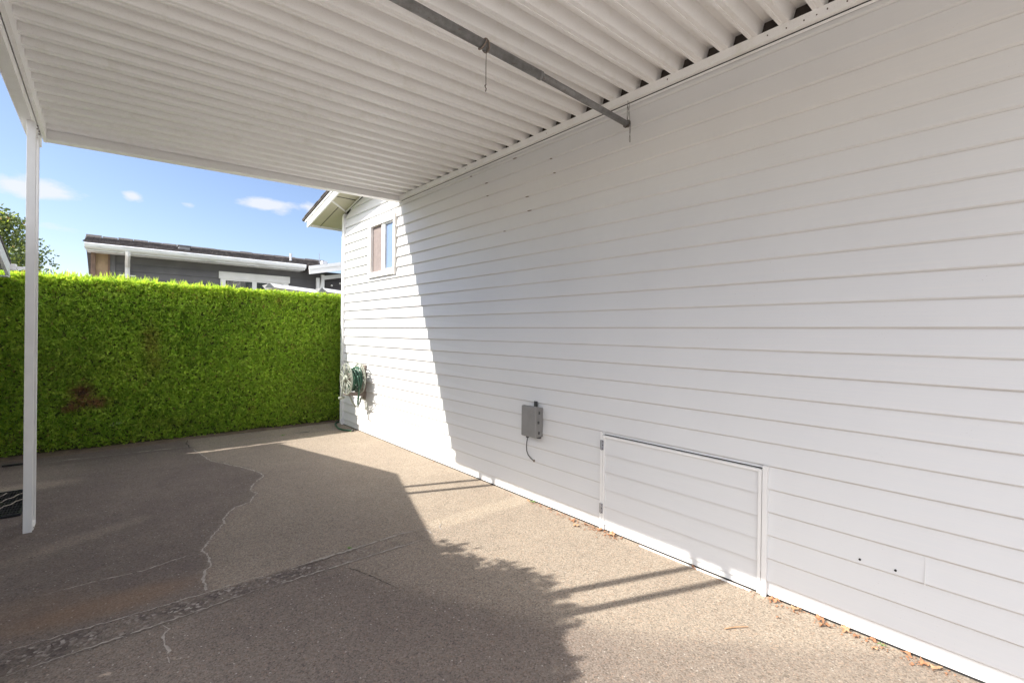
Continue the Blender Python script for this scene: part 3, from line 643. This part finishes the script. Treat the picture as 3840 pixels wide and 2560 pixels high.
def tint_for(P, seed, bright):
    r_ = np.random.default_rng(seed); n = len(P)
    big = .5+.5*vnoise(P[:, 0], P[:, 2], 4.5, 31); cl2 = .5+.5*vnoise(P[:, 0], P[:, 2]+P[:, 1], 38, 33); a = np.clip(.08+.30*big+.34*cl2+.6*r_.random(n)**1.5+.14*np.clip((P[:, 0]+2.2)/2.2, 0, 1)-.18, 0, 1)
    dd = dead(P[:, 0], P[:, 2])*r_.uniform(.3, 1.3, n); dd = np.where(r_.random(n) < .012, .8, dd)
    tip = np.clip(bright*r_.uniform(.1, 1.3, n), 0, 1)
    return np.stack([a, np.clip(dd, 0, 1), tip*(1-np.clip(dd, 0, 1)), np.ones(n)], 1)
VV, FF, TT = [], [], []; off = 0
def put(P, N_, seed, **k):
    global off
    bright = k.pop('bright', 0.)
    p, d, l, nb = fan(P, N_, seed, **k)
    t = tint_for(P, seed, bright); t = np.tile(t, (nb, 1))
    V, F_, T = blades(p, d, l, np.full(len(p), k.get('W0', .0036))*np.random.default_rng(seed+5).uniform(.7, 1.5, len(p)), t, seed+9)
    VV.append(V); FF.append(F_+off); TT.append(T); off += len(V)
def front(n, x0, x1, seed, L0, W0, depth=.09):
    r_ = np.random.default_rng(seed); x = r_.uniform(x0, x1, n); z = r_.uniform(.015, HT+.01, n)
    clump = vnoise(x, z, 26, 41)+.6*vnoise(x, z, 55, 42)
    dep = np.clip(r_.random(n)**1.6*depth*.8+.02*(1-clump), 0, .2); hole = np.exp(-(((x+2.87)/.06)**2+((z-.64)/.04)**2)); dep += .10*hole
    keep = r_.random(n) < (1-.7*np.clip((.16-z)/.16, 0, 1)*r_.random(n)); x, z, dep = x[keep], z[keep], dep[keep]
    y = hy(x, z)+dep
    P = np.stack([x, y, z], 1); N_ = np.tile(np.array([0, -1., .15]), (len(x), 1))
    b = np.clip((z-(HT-.22))/.2, 0, 1)**1.2*.8*(r_.random(len(x)) < .7)+(r_.random(len(x)) < .03)*.5
    put(P, N_, seed, nb=5, L0=L0, W0=W0, spread=.8, up=.3, bright=b)
front(62000, -4.0, .22, 101, .040, .0050)
front(9000, -6.5, -4.0, 102, .05, .007)
front(6000, .22, 2.5, 103, .05, .007)
def topf(n, x0, x1, seed, L0, W0):
    r_ = np.random.default_rng(seed); x = r_.uniform(x0, x1, n); y = HY+.04+r_.random(n)**1.5*.85
    z = hz_(x, y)-.012-r_.random(n)*.06+.03*(r_.random(n) < .05); P = np.stack([x, y, z], 1)
    put(P, np.tile(np.array([0, -.25, 1.]), (n, 1)), seed, nb=5, L0=L0, W0=W0, spread=.6, up=.9, bright=np.full(n, .95))
topf(26000, -4.0, .4, 111, .046, .0040); topf(4000, -6.5, -4, 112, .06, .007); topf(3000, .4, 2.5, 113, .06, .007)
r_ = np.random.default_rng(5); xs_ = np.where(r_.random(260) < .55, r_.uniform(-3.3, -1.4, 260), r_.uniform(-3.9, .2, 260)); ys_ = HY+.05+r_.random(260)*.5   # long shoots standing proud of the top
put(np.stack([xs_, ys_, hz_(xs_, ys_)+.01], 1), np.tile(np.array([0, 0, 1.]), (260, 1)), 120, nb=4, L0=.085, W0=.004, spread=.25, up=2.5, bright=np.full(260, .8))
mesh_np('foliage', np.concatenate(VV), np.concatenate(FF), M['hedge'], hedge, np.concatenate(TT))
hc = []; nx_, nz_ = 180, 46
cx_ = np.linspace(-6.5, 2.5, nx_); cz_ = np.linspace(0, HT-.025, nz_); CX, CZg = np.meshgrid(cx_, cz_)
FYv = hy(CX, CZg)+.07+.10*np.exp(-(((CX+2.87)/.08)**2+((CZg-.64)/.06)**2))+.02*vnoise(CX, CZg, 30, 77)
idx = np.arange(nx_*nz_).reshape(nz_, nx_); F1 = np.stack([idx[:-1, :-1], idx[:-1, 1:], idx[1:, 1:], idx[1:, :-1]], -1).reshape(-1, 4)
V1 = np.stack([CX, FYv, CZg], -1).reshape(-1, 3); V2 = np.stack([CX, np.full_like(CX, 7.98), CZg], -1).reshape(-1, 3)
m_ = nx_*nz_; top = np.stack([idx[-1, :-1], idx[-1, 1:], idx[-1, 1:]+m_, idx[-1, :-1]+m_], -1)
sd1 = np.stack([idx[:-1, 0], idx[1:, 0], idx[1:, 0]+m_, idx[:-1, 0]+m_], -1); sd2 = np.stack([idx[:-1, -1], idx[1:, -1], idx[1:, -1]+m_, idx[:-1, -1]+m_], -1)
mesh_np('inner_twigs', np.concatenate([V1, V2]), np.concatenate([F1, F1[:, ::-1]+m_, top, sd1, sd2]), M['core'], hedge)
# small dead twigs showing in the brown hole
tg = MB()
for i in range(60):
    a = Vector((-2.86+random.uniform(-.10, .10), 7.16, .58+random.uniform(-.12, .10))); b = a+Vector((random.uniform(-.07, .07), -.09, random.uniform(-.05, .05)))
    tg.tube([a, (a+b)/2+Vector((0, 0, .01)), b], [.003, .002, .001], 5)
tg.build('dead_twig', M['brownpost'], hedge)
bs = thing('hedge_blossom', 'tiny sprig of pale blossom low on the hedge', 'flower', (-2.57, 7.02, .27))
for i in range(9):
    x, z = -2.57+random.gauss(0, .028), .27+random.gauss(0, .010); y = 7.03
    MB().box(x-.0028, x+.0028, y, y+.003, z-.002, z+.002).build('petal', M['rustflower'], bs)
MB().tube([(-2.64, 7.07, .25), (-2.57, 7.025, .268), (-2.50, 7.03, .275)], .002, 5).build('stem', M['weed'], bs)

# ------------------------------------------------------------------ trees
def tree(name, label, cat, base, crown, rad, nclump, nleaf, Lf, Wf, seed, branches=9, trunk_r=.05, group=None, taper=False):
    t = thing(name, label, cat, base, group); r_ = np.random.default_rng(seed); rr = random.Random(seed)
    B = Vector(base); Cc = Vector(crown); mb = MB()
    mb.tube([B, B.lerp(Cc, .5)+Vector((.05, .03, 0)), Cc+Vector((0, 0, rad[2]*.6))], [trunk_r, trunk_r*.7, trunk_r*.15], 8)
    cl = []
    for i in range(nclump):
        while True:
            q = r_.uniform(-1, 1, 3)
            if (q**2).sum() < 1: break
        q = q/np.linalg.norm(q)*np.linalg.norm(q)**.45
        if taper: q[:2] *= 1-.6*max(q[2]*.5+.5, 0)
        c = np.array(crown)+q*np.array(rad); cl.append((c, r_.uniform(.16, .34)))
    for c, _ in cl[::max(1, nclump//branches)]:
        s = B.lerp(Cc, .55+.4*rr.random()); mb.tube([s, (s+Vector(c))/2+Vector((0, 0, .05)), Vector(c)], [trunk_r*.4, trunk_r*.25, trunk_r*.08], 6)
    mb.build('trunk', M['bark'], t, smooth=True)
    P, N_, T = [], [], []
    for c, s in cl:
        m = nleaf//nclump; g = r_.normal(size=(m, 3)); rho = r_.random((m, 1))**.4; g = g/np.linalg.norm(g, axis=1, keepdims=True)*rho
        P.append(c+g*s*np.mean(rad)*np.array([1, 1, .8])); N_.append(g+np.array([0, 0, .25]))
        T.append(np.stack([np.clip(r_.normal(.45, .28, m)+r_.uniform(-.2, .2), 0, 1), (r_.random(m) < .03)*.6, (r_.random(m) < .10)*.5, np.ones(m)], 1))
    P = np.concatenate(P); N_ = np.concatenate(N_)+r_.normal(size=(len(P), 3))*.7; T = np.concatenate(T)
    V, F_, T4 = blades(P, N_, np.full(len(P), Lf)*r_.uniform(.6, 1.3, len(P)), np.full(len(P), Wf), T, seed+1)
    mesh_np('crown', V-np.array(base), F_, M['tree'], t, T4); return t
tree('broadleaf_tree', 'tall leafy tree standing beyond the hedge behind the post', 'tree', (-5.6, 26, 0), (-5.75, 26, 3.9), (1.75, 1.75, 2.0), 80, 9000, .12, .04, 3, trunk_r=.12, taper=True)
tree('laurel_shrub', 'rounded leafy shrub beside the small white shed', 'shrub', (-4.10, 2.92, 0), (-4.10, 2.92, 1.55), (.80, 1.02, .88), 200, 70000, .055, .019, 8, trunk_r=.05)
tree('distant_tree', 'faint treetop just above the hedge beside the tan panel', 'tree', (-5.35, 30, 0), (-3.9, 34, 2.6), (1.3, 1.0, 1.05), 30, 3000, .16, .05, 15, trunk_r=.1)
bt = thing('bare_tree', 'thin bare tree crown just showing past the house corner', 'tree', (3.95, 24, 0)); mb = MB()
def tw_(a, d, l, r0, n):
    b = a+d*l; mb.tube([a, b], [r0, r0*.6], 5)
    if n:
        for _ in range(3): tw_(a.lerp(b, random.uniform(.5, 1)), (d+Vector((random.uniform(-.7, .7), random.uniform(-.7, .7), random.uniform(-.2, .4)))).normalized(), l*.66, r0*.55, n-1)
tw_(Vector((3.95, 24, 0)), Vector((0, 0, 1)), 2.3, .07, 4); mb.build('branches', M['bark'], bt)

# ------------------------------------------------------------------ grey house behind the hedge
gh = thing('grey_house', 'low grey sided house with weathered white gutter behind the hedge', 'house')
GY = 10.35
w = MB(); k = 0
z = 0.1
while z < 2.60:      # lap boards
    w.hexa([(-2.56, GY-.016, z), (4.5, GY-.016, z), (4.5, GY+.0, z), (-2.56, GY+.0, z), (-2.56, GY-.004, z+.124), (4.5, GY-.004, z+.124), (4.5, GY+.0, z+.124), (-2.56, GY+.0, z+.124)]); z += .125
w.box(-2.84, 4.5, GY+.001, 15.2, 0, 2.66); w.build('wall', M['greysid'], gh)
MB().box(-2.618, -2.553, GY-.024, GY+.0, 0, 2.66).build('corner_trim', M['greysid'], gh)
MB().box(-2.80, -2.645, GY-.012, GY+.0, 0, 2.66).build('plywood_panel', M['plywood'], gh)
MB().box(-2.86, -2.802, GY-.05, GY+.0, 0, 2.66).box(-2.643, -2.622, GY-.03, GY, 0, 2.66).build('panel_post', M['brownpost'], gh)
sl_ = .172; rz = lambda y: 2.728+sl_*(y-9.94)
rf = MB(); rf.hexa([(-2.93, 9.95, rz(9.95)-.03), (.9, 9.95, rz(9.95)-.03), (.9, 12.8, rz(12.8)-.03), (-2.99, 12.8, rz(12.8)-.03), (-2.93, 9.95, rz(9.95)), (.9, 9.95, rz(9.95)), (.9, 12.8, rz(12.8)), (-2.99, 12.8, rz(12.8))])
rf.hexa([(.9, 9.95, rz(9.95)-.03), (1.1, 9.95, rz(9.95)-.03), (1.75, 12.8, rz(12.8)-.03), (.9, 12.8, rz(12.8)-.03), (.9, 9.95, rz(9.95)), (1.1, 9.95, rz(9.95)), (1.75, 12.8, rz(12.8)), (.9, 12.8, rz(12.8))])
rf.hexa([(-2.99, 12.8, rz(12.8)-.03), (1.75, 12.8, rz(12.8)-.03), (1.75, 15.7, rz(9.95)-.03), (-2.99, 15.7, rz(9.95)-.03), (-2.99, 12.8, rz(12.8)), (1.75, 12.8, rz(12.8)), (1.75, 15.7, rz(9.95)), (-2.99, 15.7, rz(9.95))])
y = 9.96
while y < 12.75:      # individual shingle tabs give the ragged edge
    x = -2.95
    while x < 1.0+(y-9.95)*.2:
        l = random.uniform(.16, .30); h = .008+random.random()*.016
        rf.hexa([(x, y, rz(y)+.001), (x+l-.01, y, rz(y)+.001), (x+l-.01, y+.2, rz(y+.2)+.001), (x, y+.2, rz(y+.2)+.001), (x, y, rz(y)+h), (x+l-.01, y, rz(y)+h), (x+l-.01, y+.2, rz(y+.2)+.004), (x, y+.2, rz(y+.2)+.004)]); x += l
    y += .2
x = -2.98
while x < 1.6:        # ridge caps
    rf.prism([(12.66, rz(12.66)+.006), (12.8, rz(12.8)+.035+random.random()*.02), (12.94, rz(12.66)+.006)], 0, x, x+.24); x += .25
rf.build('roof', M['shingle'], gh)
MB().box(-2.92, .40, 9.965, 10.0, 2.606, 2.66).box(-2.90, .40, 10.0, 10.34, 2.61, 2.625).build('fascia', M['weathered'], gh)
MB().prism([(9.90, 2.715), (9.885, 2.70), (9.90, 2.655), (9.93, 2.63), (9.964, 2.63), (9.964, 2.715)], 0, -2.93, .402).build('gutter', M['weathered'], gh)
MB().tube([(-2.40, 9.93, 2.63), (-2.40, 9.94, 2.58), (-2.40, 10.10, 2.50), (-2.395, 10.29, 2.42), (-2.395, 10.30, 2.30), (-2.395, 10.30, .1)], .034, 4).build('downspout', M['trim'], gh)
MB().box(-2.50, -2.29, 10.32, 10.334, 2.262, 2.285).build('downspout_strap', M['trim'], gh, bevel=.004)
gw = bpy.data.objects.new('window', None); COL.objects.link(gw); gw.parent = gh
MB().box(-1.056, .206, GY-.055, GY-.017, 2.345, 2.480).build('head_trim', M['trim'], gw, bevel=.003)
MB().box(-1.03, -.945, GY-.045, GY-.017, 1.3, 2.344).box(.085, .18, GY-.045, GY-.017, 1.3, 2.344).box(-.945, .085, GY-.045, GY-.017, 1.3, 1.38).box(-.945, .085, GY-.040, GY-.017, 2.318, 2.344).box(-.49, -.41, GY-.040, GY-.017, 1.38, 2.318).build('frame', M['trim'], gw)
for a, b in ((-.945, -.49), (-.41, .085)): MB().box(a, b, GY-.022, GY-.0165, 1.38, 2.318).build('pane', M['darkglass'], gw)
MB().box(-1.62, -1.45, 10.9, 11.1, rz(10.9)-.01, rz(10.9)+.075).box(-1.64, -1.43, 10.88, 11.12, rz(10.9)+.075, rz(10.9)+.09).build('roof_vent', M['boxgrey'], gh)
MB().tube([(.30, 10.6, 2.78), (.30, 10.6, 3.01)], .022, 12).tube([(.30, 10.6, 2.97), (.30, 10.6, 3.015)], .029, 12).build('vent_pipe', M['weathered'], gh)
MB().tube([(.96, 10.8, 2.8), (.96, 10.8, 3.13)], .006, 6).build('antenna', M['steel'], gh)
MB().box(1.03, 1.14, 10.8, 10.95, 2.86, 2.965).box(1.06, 1.11, 10.79, 10.8, 2.88, 2.93).build('flue', M['weathered'], gh)
# porch gable at its right
dk = MB(); z = .1
while z < 2.6:
    dk.hexa([(.86, GY-.035, z), (4.5, GY-.035, z), (4.5, GY-.018, z), (.86, GY-.018, z), (.86, GY-.022, z+.124), (4.5, GY-.022, z+.124), (4.5, GY-.018, z+.124), (.86, GY-.018, z+.124)]); z += .125
dk.build('porch_wall', M['darksid'], gh)
def sloped(mb, x0, x1, y0, y1, za, zb, h, hb=None):
    hb = hb or h
    return mb.hexa([(x0, y0, za), (x1, y0, zb), (x1, y1, zb), (x0, y1, za), (x0, y0, za+h), (x1, y0, zb+hb), (x1, y1, zb+hb), (x0, y1, za+h)])
b = MB(); sloped(b, .435, 2.4, 9.80, 9.83, 2.518, 2.95, .165, .19); sloped(b, .42, 2.4, 9.775, 9.80, 2.612, 3.06, .07); b.build('porch_bargeboard', M['trim'], gh)
sloped(MB(), .46, 2.4, 9.83, 10.31, 2.60, 2.99, .03).build('porch_roof', M['shingle'], gh)
b = MB(); sloped(b, .86, 2.4, 10.16, 10.22, 2.47, 2.78, .085); b.box(.80, .86, 10.16, 10.22, 1.6, 2.57); b.box(.70, .76, 10.16, 10.22, 1.8, 2.50)
b.hexa([(.74, 10.17, 2.0), (.78, 10.17, 2.0), (.78, 10.21, 2.0), (.74, 10.21, 2.0), (.80, 10.17, 2.52), (.86, 10.17, 2.52), (.86, 10.21, 2.52), (.80, 10.21, 2.52)])
b.build('porch_bracket', M['trim'], gh)
for i, (x, z) in enumerate([(1.03, 2.36), (1.21, 2.42)]):
    l = thing('string_bulb', ['lower round bulb hanging on the dark porch wall', 'upper round bulb hanging on the dark porch wall, nearest the white corner'][i], 'light bulb', (x, 10.2, z), 'bulbs on the porch')
    MB().tube([(x, 10.2, z-.022), (x, 10.2, z-.015), (x, 10.2, z), (x, 10.2, z+.015), (x, 10.2, z+.022)], [.004, .018, .023, .018, .006], 12).build('globe', M['bulb'], l, smooth=True)
    MB().tube([(x, 10.2, z+.022), (x, 10.2, z+.05)], .008, 8).tube([(x, 10.2, z+.05), (x, 10.2, z+.10)], .003, 6).build('socket', M['boxdark'], l)
# white canopy panels just over the hedge
for i, (xa, za, xb, zb) in enumerate([(-.50, 2.195, .27, 2.145), (.40, 2.180, 1.30, 2.115)]):
    cn = thing('canopy_panel', ['white canopy edge under the grey house window, longer left piece', 'white canopy edge above the hedge below the porch, right piece'][i], 'canopy', (xa, 8.9, za), 'white canopy pieces')
    mb = MB(); x0, x1 = xa-.0, xb; q = .075
    mb.hexa([(xa+.06, 8.84, za-q), (xb+.03, 8.84, zb-q), (xb+.03, 9.5, zb-q), (xa+.06, 9.5, za-q), (xa, 8.93, za), (xb-.03, 8.93, zb), (xb-.03, 9.5, zb), (xa, 9.5, za)])
    mb.build('top', M['shedwhite'], cn, bevel=.002)
    MB().prism([(xa-.09, za-q-.01), (xa+.055, za-q-.01), (xa-.004, za-.004), (xa-.04, za-.004)], 1, 8.90, 8.925).build('side_flap', M['flapshade'], cn)  # grey colour paints the flap's shaded side
    lg = MB()
    for x in (xa+.1, xb-.08): lg.box(x, x+.03, 9.1, 9.13, 0, za-q-.03)
    lg.build('support', M['trim'], cn)

# ------------------------------------------------------------------ small shed at the left, whose gable throws the big shadow
sh = thing('white_shed', 'small white gabled shed at the far left in front of the hedge', 'shed', (-3.6, 5.2, 0))
EZ, PZ, YA, YB, YM = 2.035, 2.49, 3.50, 6.975, 5.24
MB().prism([(3.66, 0), (6.82, 0), (6.82, EZ-.02), (YM, PZ-.08), (3.66, EZ-.02)], 0, -6.3, -3.53).build('wall', M['shedwhite'], sh)
rr = MB()
for (a, b, za, zb) in ((YA, YM, EZ, PZ), (YM, YB, PZ, EZ)):
    rr.hexa([(-6.4, a, za-.02), (-3.403, a, za-.02), (-3.403, b, zb-.02), (-6.4, b, zb-.02), (-6.4, a, za+.012), (-3.403, a, za+.012), (-3.403, b, zb+.012), (-6.4, b, zb+.012)])
rr.build('roof', M['shingle'], sh)
bb = MB()
for (a, b, za, zb) in ((YA+.01, YM, EZ, PZ), (YM, YB-.01, PZ, EZ)):
    bb.hexa([(-3.433, a, za-.155), (-3.408, a, za-.155), (-3.408, b, zb-.155), (-3.433, b, zb-.155), (-3.433, a, za-.021), (-3.408, a, za-.021), (-3.408, b, zb-.021), (-3.433, b, zb-.021)])
bb.build('bargeboard', M['shedwhite'], sh)
MB().box(-6.3, -3.366, 6.98, 7.045, 1.955, 2.02).build('gutter', M['trim'], sh, bevel=.004)
MB().box(-3.52, -3.408, 6.80, 6.95, 1.875, 1.885).build('soffit', M['shedwhite'], sh)
MB().box(-3.365, -3.27, 6.99, 7.01, 1.968, 1.998).build('gutter_end', M['trim'], sh)

# ------------------------------------------------------------------ things on the ground
mat = thing('rubber_mat', 'black openwork rubber mat lying behind the post at the left edge', 'mat', (-3.4, 5.2, 0))
mb = MB(); mx0, mx1, my0, my1 = -3.62, -3.135, 4.90, 5.60
def clipseg(a, b):
    t0, t1 = 0., 1.
    for k, (lo, hi) in enumerate(((mx0, mx1), (my0, my1))):
        d = b[k]-a[k]
        if abs(d) < 1e-9:
            if not lo <= a[k] <= hi: return None
            continue
        u0, u1 = (lo-a[k])/d, (hi-a[k])/d
        if u0 > u1: u0, u1 = u1, u0
        t0, t1 = max(t0, u0), min(t1, u1)
    return None if t0 >= t1 else (tuple(a[k]+(b[k]-a[k])*t0 for k in (0, 1)), tuple(a[k]+(b[k]-a[k])*t1 for k in (0, 1)))
for s in (1, -1):
    for i in range(-16, 40):
        c0 = my0+i*.042; sg_ = clipseg((mx0-1, c0-s*1.0*1.2), (mx1+1, c0+s*(mx1-mx0+1)*1.2))
        if sg_:
            a, b = sg_; dx, dy = b[0]-a[0], b[1]-a[1]; L_ = math.hypot(dx, dy)
            if L_ < .02: continue
            nx2, ny2 = -dy/L_*.0045, dx/L_*.0045; z1 = .014 if s == 1 else .0165
            mb.hexa([(a[0]-nx2, a[1]-ny2, .004), (b[0]-nx2, b[1]-ny2, .004), (b[0]+nx2, b[1]+ny2, .004), (a[0]+nx2, a[1]+ny2, .004), (a[0]-nx2, a[1]-ny2, z1), (b[0]-nx2, b[1]-ny2, z1), (b[0]+nx2, b[1]+ny2, z1), (a[0]+nx2, a[1]+ny2, z1)])
mb.build('mesh', M['black'], mat)
MB().box(mx0-.012, mx1+.012, my0-.014, my0, .002, .018).box(mx0-.012, mx1+.012, my1, my1+.014, .002, .018).box(mx0-.012, mx0, my0, my1, .002, .018).box(mx1, mx1+.012, my0, my1, .002, .018).build('border', M['black'], mat, bevel=.002)
zg = MB()
for off_ in (0, .13, .25):      # zigzag sheen on the mat, modelled as pale tubes
    P_ = [(-3.60+off_+i*.028+(.010 if i % 2 else 0), 4.93+i*.050+(.0 if i % 2 else .018), .020) for i in range(13)]
    P_ = [p for p in P_ if mx0 < p[0] < mx1 and my0 < p[1] < my1]
    if len(P_) > 2: zg.tube(P_, .0035, 5)
zg.build('sheen_zigzag', M['crack'], mat)
sk = thing('black_strip', 'short flat black strip lying on the ground by the hedge foot at far left', 'strip', (-3.35, 6.68, 0))
MB().hexa([(-3.42, 6.675, .004), (-3.27, 6.665, .004), (-3.27, 6.69, .004), (-3.42, 6.70, .004), (-3.42, 6.675, .02), (-3.27, 6.665, .022), (-3.27, 6.69, .022), (-3.42, 6.70, .02)]).build('strip', M['black'], sk, bevel=.003)

def leaf_mesh(seed, s):
    r_ = random.Random(seed); n = 14; mb = MB(); vs = [(0, 0, .012*s/.03)]
    for i in range(n):
        a = 2*math.pi*i/n; lobes = .62+.38*abs(math.cos(a*2.5)); rad_ = s*lobes*r_.uniform(.75, 1.1)*(1.15 if i == 0 else 1)
        vs.append((rad_*math.cos(a), rad_*.75*math.sin(a), r_.uniform(.001, .022)*s/.03))
    mb.add(vs, [(0, i+1, (i+1) % n+1) for i in range(n)]); mb.tube([(s*.9, 0, .006), (s*1.3, s*.1, .004), (s*1.6, s*.05, .003)], s*.03, 4)
    return mb
LP = [(-.045, 2.767, 'at the wall foot near the smooth concrete strip', .018), (-.042, 2.523, 'small crumpled one at the wall foot left of the crawl door', .020), (-.071, 2.258, 'in the scatter left of the crawl door, nearest the door but two', .024), (-.123, 2.185, 'lying farthest from the wall in the scatter left of the crawl door', .024),
      (-.053, 2.15, 'touching the wall in the scatter left of the crawl door', .018), (-.045, 2.03, 'flat below the crawl door left jamb', .022), (-.045, 1.925, 'large curled one just right of the crawl door left jamb', .032), (-.035, 1.349, 'small pale one below the crawl door middle', .016),
      (-.045, .905, 'wide orange one at the foot of the crawl door right jamb', .030), (-.040, .80, 'elongated one just right of the crawl door', .026), (-.045, .695, 'rounded reddish one, upper of a pair by the wall', .030), (-.085, .665, 'lower of a pair by the wall right of the crawl door', .027), (-.045, .590, 'broad orange one under the two nail holes', .030),
      (-.062, .548, 'thin flat one in front of the broad orange one', .018), (-.040, .490, 'small upright one at the wall foot', .020), (-.100, .472, 'small curled one lying off the wall toward the lower right', .018), (-.040, .375, 'pale orange one toward the lower right corner', .026), (-.050, .315, 'tan one next to last toward the lower right corner', .024), (-.055, .275, 'last one toward the lower right corner', .022),
      (-.18, .835, 'tiny one out on the sunny concrete right of the crawl door', .012)]
for i, (x, y, txt, s) in enumerate(LP):
    o = leaf_mesh(50+i, s*1.0).build('dry_leaf', M['dryleaf' if i % 3 else 'dryleaf2'])
    o.location = (x, y, .003); o.rotation_euler = (random.uniform(-.25, .25), random.uniform(-.25, .25), random.uniform(0, 6.28)); tag(o, 'dry brown leaf, '+txt, 'leaf', 'dry leaves along the wall')
cr = MB()
for i in range(420):
    y = random.choice([random.uniform(2.0, 2.75), random.uniform(.2, 1.0), random.uniform(1.85, 2.1), random.uniform(.2, 6.2), random.uniform(1.9, 2.4)]); x = -.026-abs(random.gauss(0, .035)); s = random.uniform(.002, .007); a = random.uniform(0, 6.28)
    p = [(x+s*math.cos(a+q)*(1.5 if k % 2 else .8), y+s*math.sin(a+q), .003+random.random()*.006) for k, q in enumerate((0, 1.6, 3.1, 4.7))]
    cr.add(p, [(0, 1, 2, 3)])
tag(cr.build('leaf_crumbs', M['dryleaf']), 'brown leaf crumbs scattered along the foot of the white wall', 'leaf litter', kind='stuff')
tg2 = thing('dry_twig', 'short straight tan twig on the sunny concrete before the wall', 'twig', (-.42, .93, .01))
MB().tube([(-.47, .965, .006), (-.42, .935, .008), (-.37, .90, .006)], [.003, .003, .002], 6).build('stick', M['dryleaf2'], tg2)
def weed(x, y, label, n=9, s=.03):
    t = thing('weed', label, 'weed', (x, y, 0), 'small weeds in the concrete'); mb = MB()
    for i in range(n):
        a = 2*math.pi*i/n+random.random(); l = s*random.uniform(.6, 1.2); c, d = math.cos(a), math.sin(a)
        mb.add([(x, y, .004), (x+c*l*.5-d*l*.18, y+d*l*.5+c*l*.18, .016), (x+c*l, y+d*l, .012), (x+c*l*.5+d*l*.18, y+d*l*.5-c*l*.18, .016)], [(0, 1, 2, 3)])
    mb.build('leaves', M['weed'], t)
weed(-.045, 2.715, 'tiny green weed at the wall foot below the grey box'); weed(-.92, 6.50, 'tiny green weed in the joint by the hedge', 8, .04); weed(-1.50, 2.86, 'yellow green weed in the rough trench line', 7, .022); weed(-.15, 6.18, 'small weed beside the hose end at the corner', 7, .02)
weed(-.05, .455, 'tiny green weed among leaves toward the lower right', 6, .018)
